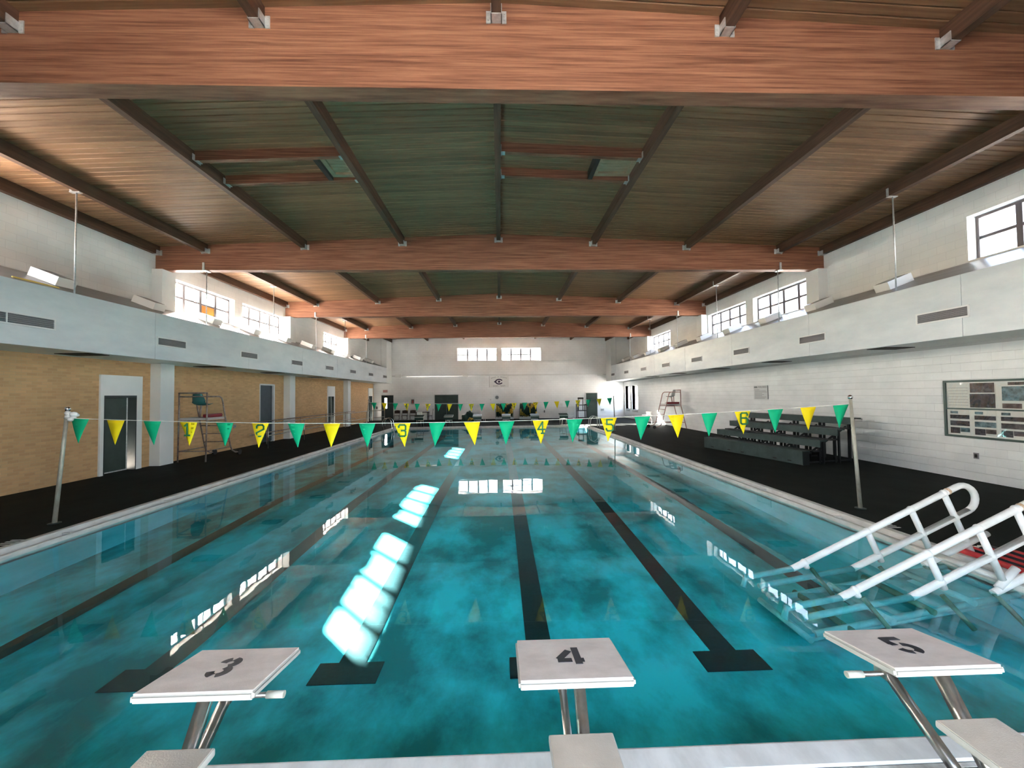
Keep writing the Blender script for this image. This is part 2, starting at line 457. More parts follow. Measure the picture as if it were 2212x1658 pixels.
for lx in LANE_X:
    mb = MB()
    yy = [4.12, 4.6, 6.2, 7.8, 9.5, 24.6]
    for a, b in zip(yy[:-1], yy[1:]):
        za, zb = pool_z(a)+0.006, pool_z(b)+0.006
        mb.add([(lx-0.14,a,za),(lx+0.14,a,za),(lx+0.14,b,zb),(lx-0.14,b,zb)], [(0,1,2,3)])
        mb.add([(lx-0.14,a,za-0.02),(lx+0.14,a,za-0.02),(lx+0.14,b,zb-0.02),(lx-0.14,b,zb-0.02)], [(3,2,1,0)])
    z = pool_z(4.0)
    mb.box(lx-0.33, lx+0.33, 3.83, 4.13, z-0.01, z+0.0065)
    z = pool_z(24.8)
    mb.box(lx-0.33, lx+0.33, 24.6, 24.9, z-0.01, z+0.0065)
    mb.build('lane_line', line_mat, pool)
for sx, yy in ((PX1, 4.95), (PX0, 5.4), (PX1, 12.3), (PX0, 12.3)):
    s = -1 if sx > 0 else 1
    nb = MB().tube([(sx-0.02*s, yy, -0.32), (sx+0.02*s, yy, -0.32)], 0.10, 16)
    nb.build('underwater_light', M('niche_grey', (0.10,0.20,0.22), 0.4), pool)

# coping and overflow gutter, one piece for each side of the pool
def coping_profile(s, e):        # cross-section across the edge; s = +1 when the deck lies to +
    P = [(0,-0.16),(0,-0.055),(0.012,-0.035),(0.04,-0.03),(0.065,-0.035),(0.075,-0.07),(0.15,-0.075),(0.165,-0.01),(0.18,0.016),(0.21,0.022),(e-0.01,0.016),(e,0.0),(e,-0.16)]
    return [(s*p, q) for p, q in P]
cop = thing('coping', 'pale stone coping with overflow gutter around the pool', 'coping', kind='structure')
for (name, base, s) in (('coping_strip', PX0, -1), ('coping_strip', PX1, 1)):
    poly = [(base+p, q) for p, q in coping_profile(s, GW)]
    MB().prism(poly, 'y', PY0-0.2, PY1+GW).build(name, coping_mat, cop)
    MB().box(base+s*0.078, base+s*0.158, PY0, PY1, -0.076, -0.062).build('gutter', gutter_mat, cop)
    k = 0
    y = PY0+0.4
    while y < PY1:                                   # cross bars over the gutter
        MB().box(base+s*0.03, base+s*0.17, y-0.012, y+0.012, -0.07, -0.018).build('gutter_bar', coping_mat, cop)
        y += 1.9
MB().prism([(PY1+p, q) for p, q in coping_profile(1, GW)], 'x', PX0, PX1).build('coping_strip', coping_mat, cop)
MB().prism([(PY0,-0.16),(PY0,-0.05),(PY0-0.015,0.015),(PY0-0.03,0.022),(PY0-0.165,0.022),(PY0-0.175,-0.16)], 'x', PX0-GW, PX1+GW).build('coping_strip', coping_mat, cop)
MB().box(PX0-GW, PX1+GW, PY0-0.2, PY0-0.174, -0.15, 0.004).build('dirty_joint', gutter_mat, cop)
# depth marks on the deck edge
MB().strokes([[(0,0),(0,.8)],[(.3,0),(.3,.8)],[(.6,0),(.6,.8)],[(.9,0),(.9,.8)]], (6.06,5.9,0.004), (0,1,0), (1,0,0), 0.22, 0.03, 0.004).build('depth_mark', coping_mat, cop)
MB().strokes([[(0,0),(0,.8)],[(.3,0),(.3,.8)],[(.6,0),(.6,.8)],[(.9,0),(.9,.8)]], (-7.5,6.0,0.004), (0,1,0), (1,0,0), 0.22, 0.03, 0.004).build('depth_mark', coping_mat, cop)

# water
wm = MB(); wm.sheet = True
nx, ny = 12, 24
wm.add([(PX0+(PX1-PX0)*i/nx, PY0+(PY1-PY0)*j/ny, WATER_Z) for j in range(ny+1) for i in range(nx+1)],
       [(j*(nx+1)+i, j*(nx+1)+i+1, (j+1)*(nx+1)+i+1, (j+1)*(nx+1)+i) for j in range(ny) for i in range(nx)])
wob = wm.build('water', water_mat)
tag(wob, 'still clear turquoise water filling the swimming pool', 'water', kind='stuff')

# windows: openings
SIDE_WIN = [(5.70,8.75), (13.45,16.55), (17.05,20.20), (24.80,28.05)]
WZ0, WZ1 = 5.22, 6.28
END_WIN = [(-3.77,-0.27), (0.14,3.67)]
EZ0, EZ1 = 5.20, 6.32
TALL = [(31.0,32.35), (32.95,34.1)]
win_no = 0
def portal(loc, rot, sx, sy):
    ld = bpy.data.lights.new('daylight_portal', 'AREA')
    ld.shape = 'RECTANGLE'; ld.size = sx; ld.size_y = sy; ld.energy = 1.0
    ld.cycles.is_portal = True
    o = bpy.data.objects.new('daylight_portal', ld); C.objects.link(o)
    o.location = loc; o.rotation_euler = rot
def window(axis, plane, out, a0, a1, z0, z1, cols, rows, label, amber=None, mw=0.055, bw=0.035):
    """steel window set toward the outside of its opening: frame, mullions and panes"""
    global win_no
    win_no += 1
    w = thing('window_%d' % win_no, label, 'window', kind='structure')
    p = plane + out*0.25
    def B(mb, aa, ab, za, zb, t=0.03):
        if axis == 'x': mb.box(p-t, p+t, aa, ab, za, zb)
        else: mb.box(aa, ab, p-t, p+t, za, zb)
        return mb
    fr = MB(); f = 0.06
    B(fr, a0, a0+f, z0, z1); B(fr, a1-f, a1, z0, z1); B(fr, a0+f, a1-f, z0, z0+f); B(fr, a0+f, a1-f, z1-f, z1)
    fr.build('frame', frame_alu, w)
    da, dz = (a1-a0)/cols, (z1-z0)/rows
    for i in range(1, cols): B(MB(), a0+i*da-mw, a0+i*da+mw, z0+f, z1-f, 0.025).build('mullion', frame_alu, w)
    for j in range(1, rows): B(MB(), a0+f, a1-f, z0+j*dz-bw, z0+j*dz+bw, 0.02).build('glazing_bar', frame_alu, w)
    for i in range(cols):
        for j in range(rows):
            am = amber == (i, j)
            B(MB(), a0+i*da+0.01, a0+(i+1)*da-0.01, z0+j*dz+0.01, z0+(j+1)*dz-0.01, 0.004).build('pane', amber_mat if am else pane_glass, w)
    cz, ca = (z0+z1)/2, (a0+a1)/2
    po = plane + out*0.40
    if axis == 'x': portal((po, ca, cz), (R(90), 0, R(90 if out > 0 else -90)), a1-a0, z1-z0)
    else: portal((ca, po, cz), (R(90), 0, R(180 if out > 0 else 0)), a1-a0, z1-z0)
    return w
wl = {0:'nearest', 1:'wide', 2:'second', 3:'small far'}
side_lab = ['behind the nearest roof beam', 'just past the second roof beam', 'just before the third roof beam', 'just before the farthest roof beam']
for i, (a, b) in enumerate(SIDE_WIN):
    window('x', -WX, -1, a, b, WZ0, WZ1, 4, 2, 'high clerestory window on the left wall ' + side_lab[i] + (' with an amber lower pane' if i == 1 else ''), amber=(2,0) if i == 1 else None)
    window('x', WX, 1, a, b, WZ0, WZ1, 4, 2, 'high clerestory window on the right wall ' + side_lab[i])
for i, (a, b) in enumerate(END_WIN):
    window('y', YF, 1, a, b, EZ0, EZ1, 4, 2, ('left' if i == 0 else 'right') + ' of the two high windows in the far white wall', mw=0.075, bw=0.04)
    window('y', YB, -1, a, b, EZ0, EZ1, 4, 2, ('left' if i == 0 else 'right') + ' of the two high windows in the wall behind the starting blocks')
window('y', YB, -1, -1.2, 4.6, 0.08, 3.0, 5, 1, 'unseen glazed screen added to light the nearest beam, in the wall behind the starting blocks')  # unseen glazing, added to throw light up onto the nearest beam
for i, (a, b) in enumerate(TALL):
    window('x', WX, 1, a, b, 0.78, 2.8, 1, 1, 'tall narrow window low on the right wall, ' + ('nearer the bleachers' if i == 0 else 'in the far corner'))

# side walls
DOORS_L = [(11.20,12.17,0,2.22), (18.28,19.36,0,2.74), (25.36,26.30,0,2.14), (33.08,34.02,0,2.14)]
wlft = thing('wall_left', 'left wall, tan brick below and white painted block above', 'wall', kind='structure')
holes_wall(MB(), 'x', -WX-WT, -WX, YB, YF, 0.0, 3.27, DOORS_L).build('brick_facing', brick_tan, wlft)
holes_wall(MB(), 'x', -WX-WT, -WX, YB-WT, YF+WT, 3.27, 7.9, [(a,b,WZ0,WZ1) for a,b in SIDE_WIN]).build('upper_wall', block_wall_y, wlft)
for d in DOORS_L:
    MB().box(-WX-WT-0.9, -WX-WT-0.85, d[0]-0.3, d[1]+0.3, 0, 3).box(-WX-WT-0.9, -WX-WT, d[0]-0.3, d[0]-0.25, 0, 3).box(-WX-WT-0.9, -WX-WT, d[1]+0.25, d[1]+0.3, 0, 3).box(-WX-WT-0.9, -WX-WT, d[0]-0.3, d[1]+0.3, 3, 3.05).build('dark_room', black_void, wlft)
wrgt = thing('wall_right', 'right wall of white painted concrete block', 'wall', kind='structure')
RH = [(a,b,WZ0,WZ1) for a,b in SIDE_WIN] + [(a,b,0.78,2.8) for a,b in TALL]
holes_wall(MB(), 'x', WX+0.02, WX+WT, YB-WT, YF+WT, 0.0, 3.3, RH).build('wall_core', joint_grey, wrgt)
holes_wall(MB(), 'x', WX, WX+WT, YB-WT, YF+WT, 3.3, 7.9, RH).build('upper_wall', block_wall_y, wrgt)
# the blocks themselves, laid in running bond; the nearest 300 singly, the rest as one mass
BL, BH, JT = 0.4, 0.2, 0.007
VJ = 0.0025
blk = MB().box(0, 0.03, VJ/2, BL-VJ/2, JT/2, BH-JT/2).mesh('block')
blk.materials.append(block_paint)
rest = MB(); nblk = 0
for c in range(16):
    off = 0.0 if c % 2 == 0 else -0.2
    for k in range(96):
        y0 = YB + off + k*BL; z0 = c*BH
        if y0 < YB-0.3 or y0+BL > YF+0.25: continue
        if any(y0+BL > a and y0 < b and z0+BH > 0.78 and z0 < 2.8 for a, b in TALL):
            for a, b in TALL:            # cut blocks round the tall windows
                if y0 < a < y0+BL: rest.box(WX, WX+0.03, y0+JT/2, a, z0+JT/2, z0+BH-JT/2)
                if y0 < b < y0+BL: rest.box(WX, WX+0.03, b, y0+BL-JT/2, z0+JT/2, z0+BH-JT/2)
            continue
        if 7.55 < y0 < 15.0 and nblk < 300:
            o = obj('block', blk, None, wrgt); o.location = (WX, y0, z0); nblk += 1
        else:
            rest.box(WX, WX+0.03, y0+VJ/2, min(y0+BL-VJ/2, YF), z0+JT/2, z0+BH-JT/2)
ro = rest.build('block_mass', block_paint, wrgt); ro['kind'] = 'stuff'
for a, b in TALL:
    MB().box(WX+0.02, WX+0.24, b, b+0.012, 0.78, 2.8).box(WX+0.02, WX+0.24, a-0.012, a, 0.78, 2.8).build('jamb', orange_jamb, wrgt)

# end walls
wfar = thing('wall_far', 'white painted block wall at the far end of the pool', 'wall', kind='structure')
LITE = (-10.22,-10.0,1.06,1.98)
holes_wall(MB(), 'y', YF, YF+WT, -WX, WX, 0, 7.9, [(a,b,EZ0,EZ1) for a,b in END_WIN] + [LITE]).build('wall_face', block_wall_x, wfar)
portal((-10.11, YF+0.42, 1.52), (R(90),0,R(180)), 0.22, 0.92)
wbk = MB()
holes_wall(wbk, 'y', YB-WT, YB, -WX, WX, 0, 7.9, [(a,b,EZ0,EZ1) for a,b in END_WIN] + [(-1.2,4.6,0.08,3.0)])
tag(wbk.build('wall_back', block_wall_x), 'white painted block wall behind the starting blocks', 'wall', kind='structure')

# roof and ceiling planks
clg = thing('ceiling', 'low-pitched timber plank ceiling over the pool hall', 'ceiling', kind='structure')
rm = MB()
for s in (-1, 1):
    rm.add([(0,YB-0.5,RIDGE_Z+0.03),(s*12.2,YB-0.5,ceil_z(12.2)+0.03),(s*12.2,YF+0.5,ceil_z(12.2)+0.03),(0,YF+0.5,RIDGE_Z+0.03),
            (0,YB-0.5,RIDGE_Z+0.4),(s*12.2,YB-0.5,ceil_z(12.2)+0.4),(s*12.2,YF+0.5,ceil_z(12.2)+0.4),(0,YF+0.5,RIDGE_Z+0.4)],
           [(0,1,2,3),(7,6,5,4),(0,4,5,1),(1,5,6,2),(2,6,7,3)])
rm.build('roof_deck', dark_wood, clg)
PWD = 0.16
def plank(s):
    mb = MB().prism([(-0.0735,0.032),(-0.0735,0.012),(-0.064,0.0),(0.064,0.0),(0.0735,0.012),(0.0735,0.032)], 'x', 0, s*WX)
    mb.v = [(x, y, z + ceil_z(x)) for x, y, z in mb.v]
    return mb
pm = {s: plank(s).mesh('plank') for s in (-1, 1)}
for s in (-1, 1): pm[s].materials.append(plank_wood)
rest = MB(); y = YB + PWD/2
while y < YF:
    for s in (-1, 1):
        if 5.2 < y < 28.9: o = obj('plank', pm[s], None, clg); o.location = (0, y, 0)
        else: rest.add([(vx, vy+y, vz) for vx, vy, vz in plank(s).v], plank(s).f)
    y += PWD
ro = rest.build('plank_mass', plank_wood, clg); ro['kind'] = 'stuff'

# glulam beams
bl = ['nearest the camera, filling the top of the view', 'second from the camera', 'third from the camera', 'farthest, in front of the end wall windows']
for i, by in enumerate(BEAM_Y):
    mb = MB().prism([(-WX,BEAM_Z),(WX,BEAM_Z),(WX,ceil_z(WX)),(0,RIDGE_Z),(-WX,ceil_z(WX))], 'y', by, by+BEAM_T)
    tag(mb.build('roof_beam', beam_wood), 'deep glued laminated timber roof beam ' + bl[i], 'beam', 'roof beams spanning the hall')
# purlins with steel hangers
bays = [(YB, BEAM_Y[0])] + [(BEAM_Y[i]+BEAM_T, (BEAM_Y+[YF])[i+1]) for i in range(4)]
PURX = [-11.13,-9.6,-6.4,-3.2,0.0,3.2,6.4,9.6,11.13]
pname = ['along the left wall','third left of the ridge','second left of the ridge','first left of the ridge','at the ridge','first right of the ridge','second right of the ridge','third right of the ridge','along the right wall']
bname = ['above the starting blocks','between the nearest and second beams','between the second and third beams','between the third and farthest beams','beyond the farthest beam']
for bi, (ya, yb) in enumerate(bays):
    for pi, px in enumerate(PURX):
        t = thing('purlin', 'timber purlin %s, %s' % (pname[pi], bname[bi]), 'purlin', group='roof purlins')
        zt, hw, dp = ceil_z(px), 0.065, 0.28
        MB().box(px-hw, px+hw, ya, yb, zt-dp, zt+0.004).build('timber', purlin_wood, t)
        for e, (ye, s) in enumerate(((ya, 1), (yb, -1))):
            if bi == 4 and e == 1: continue
            hg = MB(); zb = zt-dp; th = 0.012
            hg.box(px-hw-th, px-hw, ye, ye+s*0.14, zb-th, zb+0.13).box(px+hw, px+hw+th, ye, ye+s*0.14, zb-th, zb+0.13)
            hg.box(px-hw-th, px+hw+th, ye, ye+s*0.14, zb-th, zb)
            hg.box(px-hw-0.075, px-hw-th, ye, ye+s*th, zb-0.02, zb+0.15).box(px+hw+th, px+hw+0.075, ye, ye+s*th, zb-0.02, zb+0.15)
            for sx in (-1, 1):
                for bz in (0.02, 0.11):
                    hg.tube([(px+sx*(hw+0.045), ye+s*th, zb+bz), (px+sx*(hw+0.045), ye+s*(th+0.01), zb+bz)], 0.011, 6)
            hg.build('hanger', zinc, t)
# blocking and louvred hatches in the nearest bay
for (xa, xb, hx, lab) in ((-6.4,-3.2,-3.9,'left of the ridge'), (0.0,3.2,2.2,'right of the ridge')):
    for k, yy in enumerate((8.15, 9.05)):
        t = thing('blocking', 'cross timber %s, %s of its pair near the ceiling hatch' % (lab, ('nearer','farther')[k]), 'timber', group='ceiling cross timbers')
        z = (ceil_z(xa)+ceil_z(xb))/2
        mb = MB().prism([(xa+0.07,ceil_z(xa+0.07)-0.20),(xb-0.07,ceil_z(xb-0.07)-0.20),(xb-0.07,ceil_z(xb-0.07)),(xa+0.07,ceil_z(xa+0.07))], 'y', yy-0.05, yy+0.05)
        mb.build('timber', beam_wood, t)
        for xx, s in ((xa+0.07,1),(xb-0.07,-1)):
            zz = ceil_z(xx)-0.20
            MB().box(xx, xx+s*0.09, yy-0.06, yy+0.06, zz-0.012, zz).box(xx, xx+s*0.012, yy-0.11, yy+0.11, zz-0.012, zz+0.12).build('hanger', zinc, t)
    hatch = thing('ceiling_hatch', 'pale wooden hatch box boxed in %s between cross timbers' % lab, 'hatch')
    z = ceil_z(hx)
    MB().box(hx-0.05, hx+0.05, 8.2, 9.0, z-0.20, z).build('header', dark_wood, hatch)
    x0, x1 = hx+0.05, xb-0.07
    MB().box(x0, x1, 8.2, 8.32, z-0.12, z-0.005).box(x0, x1, 8.88, 9.0, z-0.12, z-0.005).box(x0, x0+0.1, 8.32, 8.88, z-0.12, z-0.005).box(x1-0.1, x1, 8.32, 8.88, z-0.12, z-0.005).build('hatch_frame', hatch_wood, hatch)
    for q in range(5):
        yy = 8.36+q*0.11
        MB().box(x0+0.1, x1-0.1, yy, yy+0.095, z-0.07, z-0.04).build('slat', hatch_wood, hatch)

# bulkheads (dropped service ducts) along both sides
FX, FZ0, FZ1, SZ1, YE = 9.6, 3.25, 4.55, 5.20, 32.9
for s, side, seams in ((-1,'left',[-1,3,7,11,15,19,23,27,31]), (1,'right',[-0.4,3.6,7.65,11.6,15.6,19.6,23.6,27.6,31.6])):
    b = thing('bulkhead', 'long white bulkhead running under the %s clerestory windows' % side, 'bulkhead', kind='structure')
    br = [YB] + [q for q in seams if q > YB+0.3] + [YE]
    for a, c in zip(br[:-1], br[1:]):
        MB().bbox(s*FX, s*(FX+0.1), a+0.004, c-0.004, FZ0, FZ1, 0.012).build('fascia_panel', fascia_mat, b)
    MB().box(s*(FX+0.1), s*WX, YB, YE, FZ0+0.02, FZ0+0.08).build('soffit', soffit_mat, b)
    poly = [(s*(FX+0.03),FZ1-0.02),(s*WX,SZ1-0.02),(s*WX,SZ1-0.10),(s*(FX+0.03),FZ1-0.10)]
    MB().prism(poly, 'y', YB, YE).build('sloped_top', shelf_mat, b)
    MB().box(s*FX, s*WX, YE, YF, FZ0, 7.3).build('end_chase', white_wall, b)
    for k, yy in enumerate((9.6, 13.8, 17.6, 21.8, 25.6)):
        MB().box(s*9.95, s*10.75, yy, yy+0.5, FZ0+0.005, FZ0+0.03).build('soffit_slot', slot_black, b)
# pilasters
for i, by in enumerate(BEAM_Y):
    nm = ['nearest','second','third','farthest'][i]
    y0, y1 = by+0.13-0.26, by+0.13+0.26
    for s, side in ((-1,'left'),(1,'right')):
        mb = MB()
        if s < 0: mb.bbox(s*10.87, s*WX, y0, y1, 0.0, FZ0+0.03, 0.01)
        mb.box(s*10.87, s*WX, y0, y1, 4.95, BEAM_Z)
        tag(mb.build('pilaster', white_wall), 'white pilaster on the %s wall under the %s roof beam' % (side, nm), 'pilaster', 'white wall pilasters', kind='structure')

# hanger rods carrying the bulkheads
for s, side in ((-1,'left'),(1,'right')):
    for k, yy in enumerate((9.0, 12.93, 16.7, 20.53, 24.3, 28.13, 31.6)):
        onb = k % 2 == 1
        zt = BEAM_Z if onb else ceil_z(9.6)-0.28
        t = thing('hanger_rod', 'thin steel rod hanging to the %s bulkhead, %s from the camera' % (side, ORD[k]), 'rod', group='bulkhead hanger rods')
        x = s*9.66
        MB().tube([(x,yy,4.46),(x,yy,zt)], 0.016, 8).build('rod', zinc, t)
        if onb: MB().box(x-0.03,x+0.03,yy-0.16,yy-0.13,zt-0.01,zt+0.24).box(x-0.03,x+0.08,yy-0.16,yy+0.1,zt-0.02,zt).build('bracket', zinc, t)
        else: MB().box(x-0.11*1-0.02,x-0.07,yy-0.03,yy+0.03,zt-0.01,zt+0.2).box(x-0.13,x+0.1,yy-0.04,yy+0.04,zt-0.015,zt).build('bracket', zinc, t)

# air vents in the fascias
for s, side in ((-1,'left'),(1,'right')):
    for k in range(8):
        y0 = (7.60 if s < 0 else 7.54) + 3.475*k
        if y0 > 32: continue
        v = thing('air_vent', 'grey slotted air vent in the %s bulkhead, %s from the camera' % (side, ORD[k]), 'vent', group='bulkhead air vents')
        x = s*FX; L_, z0, z1 = 0.95, 3.67, 3.86
        fr = MB()
        fr.box(x, x-s*0.02, y0-0.03, y0+L_+0.03, z0-0.03, z0).box(x, x-s*0.02, y0-0.03, y0+L_+0.03, z1, z1+0.03).box(x, x-s*0.02, y0-0.03, y0, z0, z1).box(x, x-s*0.02, y0+L_, y0+L_+0.03, z0, z1)
        fr.build('frame', vent_frame, v)
        MB().box(x, x-s*0.004, y0, y0+L_, z0, z1).build('backing', vent_grey, v)
        for q in range(5):
            zz = z0 + (q+0.5)*(z1-z0)/5
            MB().obox((x-s*0.010, y0+L_/2, zz), (0.008,0,0.005), (0,L_/2,0), (-0.001,0,0.002)).build('slat', vent_grey, v)
        if k == 0 and s < 0: MB().box(x, x-s*0.022, y0+0.14, y0+0.16, z0, z1).build('divider', vent_frame, v)

# uplight boxes lying on the sloped tops
sl = math.atan2(SZ1-FZ1, WX-FX)
for s, side in ((-1,'left'),(1,'right')):
    ax = Vector((s*math.cos(sl), 0, math.sin(sl))); az = Vector((-s*math.sin(sl), 0, math.cos(sl)))
    n = 0
    for k in range(10):
        yy = (9.35 if s < 0 else 9.75) + 2.42*k + random.uniform(-0.1, 0.1)
        if yy > 32: continue
        tw = random.uniform(-0.12, 0.12)
        a2 = (ax*math.cos(tw) + Vector((0,1,0))*math.sin(tw)).normalized(); b2 = az.cross(a2).normalized()
        d = (0.52, 0.62)[k % 2 == 0 and 1 or 0]
        base = Vector((s*FX, yy, FZ1-0.02)) + ax*1.0
        t = thing('uplight', 'white box uplight lying on the %s bulkhead, %s from the camera' % (side, ORD[k]), 'light fixture', group='uplight boxes on the bulkheads')
        MB().obox(base + az*0.105, a2*0.31, b2*0.22, az*0.105).build('housing', lamp_white, t)
        MB().obox(base + az*0.212, a2*0.27, b2*0.18, az*0.006).build('lens', lamp_dark, t)
t = MB().obox((-9.98, 8.55, 4.67), (0.02,0,0.012), (0,0.42,0), (-0.006,0,0.014)).build('yellow_strip', yellow_strip)
tag(t, 'yellow wooden strip lying beside the nearest uplight on left bulkhead', 'strip')

# ================================================================== DOORS
dno = 0
def door(label, cat='door'):
    global dno
    dno += 1
    return thing('door_%d' % dno, label, cat, kind='structure')
# nearest left door, a little ajar, in a white surround
d = door('dark green door standing ajar in a white surround, nearest on left wall')
x = -WX
sm = MB().box(x, x+0.05, 11.10, 11.20, 0, 2.84).box(x, x+0.05, 12.17, 12.36, 0, 2.84).box(x, x+0.05, 11.20, 12.17, 2.25, 2.84)
sm.build('surround', white_wall, d)
MB().box(x-0.36, x+0.055, 11.20, 11.23, 0, 2.25).box(x-0.36, x+0.055, 12.14, 12.17, 0, 2.25).box(x-0.36, x+0.055, 11.23, 12.14, 2.19, 2.25).build('door_frame', dark_frame, d)  # frame deepened into a dark lining: the opening's shade put into the colour
MB().box(x-0.09, x-0.05, 11.24, 11.96, 0.04, 2.18).build('leaf', door_green, d)
MB().box(x-0.052, x-0.040, 11.955, 11.985, 0.03, 2.18).box(x-0.05, x-0.040, 11.24, 11.96, 0.03, 0.06).build('edge_strip', zinc, d)
d = door('tall dark slate blue door beside the left handrail')
MB().box(x-0.1, x+0.03, 18.28, 18.31, 0, 2.78).box(x-0.1, x+0.05, 19.33, 19.42, 0, 2.78).box(x-0.1, x+0.04, 18.31, 19.33, 2.72, 2.79).build('door_frame', vent_frame, d)
MB().box(x-0.09, x-0.04, 18.31, 19.33, 0.02, 2.72).build('leaf', door_blue, d)
for k, (a, b, lab) in enumerate(((25.36,26.30,'third'),(33.08,34.02,'farthest'))):
    d = door('dark green door with white panel above, %s on left wall' % lab)
    MB().box(x, x+0.05, a-0.05, a, 0, 2.84).box(x, x+0.05, b, b+0.08, 0, 2.84).box(x, x+0.05, a, b, 2.16, 2.84).build('surround', white_wall, d)
    MB().box(x-0.36, x+0.01, a, a+0.02, 0, 2.16).box(x-0.36, x+0.01, b-0.02, b, 0, 2.16).box(x-0.36, x+0.01, a, b, 2.13, 2.16).build('door_frame', dark_frame, d)  # same deep dark lining, shade of the reveal as colour
    MB().box(x-0.08, x-0.04, a+0.02, a+0.60, 0.02, 2.13).build('leaf', door_green, d)
    MB().box(x-0.06, x-0.03, a+0.60, a+0.625, 0.02, 2.13).build('edge_strip', zinc, d)
# far wall doors
y = YF
d = door('dark exit door with bright narrow window in far left corner')
MB().box(-10.52,-10.48,y-0.04,y,0,2.25).box(-9.44,-9.40,y-0.04,y,0,2.25).box(-10.52,-9.40,y-0.04,y,2.21,2.26).build('door_frame', vent_frame, d)
holes_wall(MB(), 'y', y-0.03, y, -10.48, -9.44, 0, 2.21, [LITE]).build('leaf', dark_frame, d)
MB().box(LITE[0], LITE[1], y-0.02, y-0.014, LITE[2], LITE[3]).build('lite', pane_glass, d)
d = door('wide black double door in the far wall')
MB().box(-5.86,-5.80,y-0.05,y,0,2.25).box(-3.73,-3.67,y-0.05,y,0,2.25).box(-5.86,-3.67,y-0.05,y,2.19,2.26).build('door_frame', vent_frame, d)
MB().box(-5.80,-4.775,y-0.035,y,0,1.42).build('leaf', door_green, d)
MB().box(-4.765,-3.73,y-0.035,y,0,1.42).build('leaf', door_green, d)
MB().box(-5.80,-3.73,y-0.03,y,1.44,2.19).build('transom_panel', door_green, d)
d = door('plain dark green door near the right corner of far wall')
MB().box(7.65,7.71,y-0.05,y,0,2.27).box(8.73,8.79,y-0.05,y,0,2.27).box(7.65,8.79,y-0.05,y,2.22,2.28).build('door_frame', vent_frame, d)
MB().box(7.71,8.73,y-0.035,y,0,2.22).build('leaf', door_green, d)
MB().sphere((7.80,y-0.06,1.02),0.035,8,6).build('handle', chrome, d)

# ================================================================== PENNANT LINES AND POLES
DIG = {'1': [[(.12,.84),(.3,1),(.3,0)],[(.1,0),(.5,0)]],
 '2': [[(0,.74),(0,.88),(.12,1),(.48,1),(.6,.88),(.6,.62),(0,.32),(0,0),(.6,0)]],
 '3': [[(0,.8),(0,.9),(.1,1),(.5,1),(.6,.9),(.6,.6),(.5,.5),(.25,.5)],[(.5,.5),(.6,.4),(.6,.1),(.5,0),(.1,0),(0,.1),(0,.2)]],
 '4': [[(.42,0),(.42,1),(0,.35),(.62,.35)],[(.3,0),(.55,0)]],
 '5': [[(.55,1),(.05,1),(.05,.58),(.45,.58),(.6,.45),(.6,.12),(.48,0),(.12,0),(0,.12),(0,.2)]],
 '6': [[(.6,.8),(.6,.9),(.5,1),(.1,1),(0,.9),(0,.1),(.1,0),(.5,0),(.6,.1),(.6,.45),(.5,.55),(0,.55)]]}
def pennant_string(label, Y, xa, xb, zfun, nums, flip_tilt, n=23, w=0.30, h=0.43):
    t = thing('pennant_string', label, 'pennants', group='backstroke pennant lines')
    MB().tube([(xa+(xb-xa)*i/46, Y, zfun((i/46))) for i in range(47)], 0.006, 6).build('rope', rope_mat, t)
    for i in range(n):
        f = (i+0.42)/(n-0.2)
        cx = xa + (xb-xa)*f
        z = zfun(f); z2 = zfun(f-0.01); sl_ = (zfun(f+0.01)-z2)/((xb-xa)*0.02)
        hw = w/2
        if i == 0: cx += 0.02
        tip = random.uniform(-0.05, 0.05); ty = random.uniform(-0.05, 0.05); cv = random.uniform(-0.03, 0.03)
        NS = 6; vs_ = []
        for r_ in range(NS+1):
            q = r_/NS
            for u in (-1, 0, 1):
                wx = hw*(1-q)*u + tip*q
                yy = Y + ty*q + cv*math.sin(q*math.pi)*(0.6 if u == 0 else -0.5)*1.0
                vs_.append((cx+wx, yy, z + sl_*wx - h*q))
        th = 0.004
        nf = len(vs_)
        vs_ += [(a, b+th, c) for a, b, c in vs_]
        fs = []
        for r_ in range(NS):
            for u in range(2):
                a = r_*3+u
                fs.append((a, a+1, a+4, a+3)); fs.append((nf+a+3, nf+a+4, nf+a+1, nf+a))
        for r_ in range(NS):
            fs.append((r_*3, r_*3+3, nf+r_*3+3, nf+r_*3)); fs.append((r_*3+2, nf+r_*3+2, nf+r_*3+5, r_*3+5))
        fs.append((0, nf, nf+1, 1)); fs.append((1, nf+1, nf+2, 2))
        p = MB().add(vs_, fs, True).build('pennant', flag_yellow if i % 2 else flag_green, t)
        p['label'] = 'yellow pennant' if i % 2 else 'green pennant'
        if i in nums:
            MB().strokes(DIG[nums[i]], (cx-0.055, Y-0.012-abs(cv), z-0.235), (1,0,0), (0,ty*-0.4,1), 0.20, 0.028, 0.004).build('numeral', flag_num, p)
def near_z(f): return 1.83 + 0.08*f - 0.20*4*f*(1-f)*(1.06-0.12*f)
def far_z(f): return 1.80 + 0.11*f - 0.20*4*f*(1-f)
pennant_string('nearer line of green and yellow numbered pennants across the pool', 6.95, -7.60, 6.55, near_z,
               {3:'1', 5:'2', 9:'3', 13:'4', 15:'5', 19:'6'}, 0)
pennant_string('far line of green and yellow pennants across the far end', 22.1, -7.44, 6.56, far_z,
               {3:'4', 5:'5', 9:'6', 13:'1', 15:'2', 19:'3'}, 0)
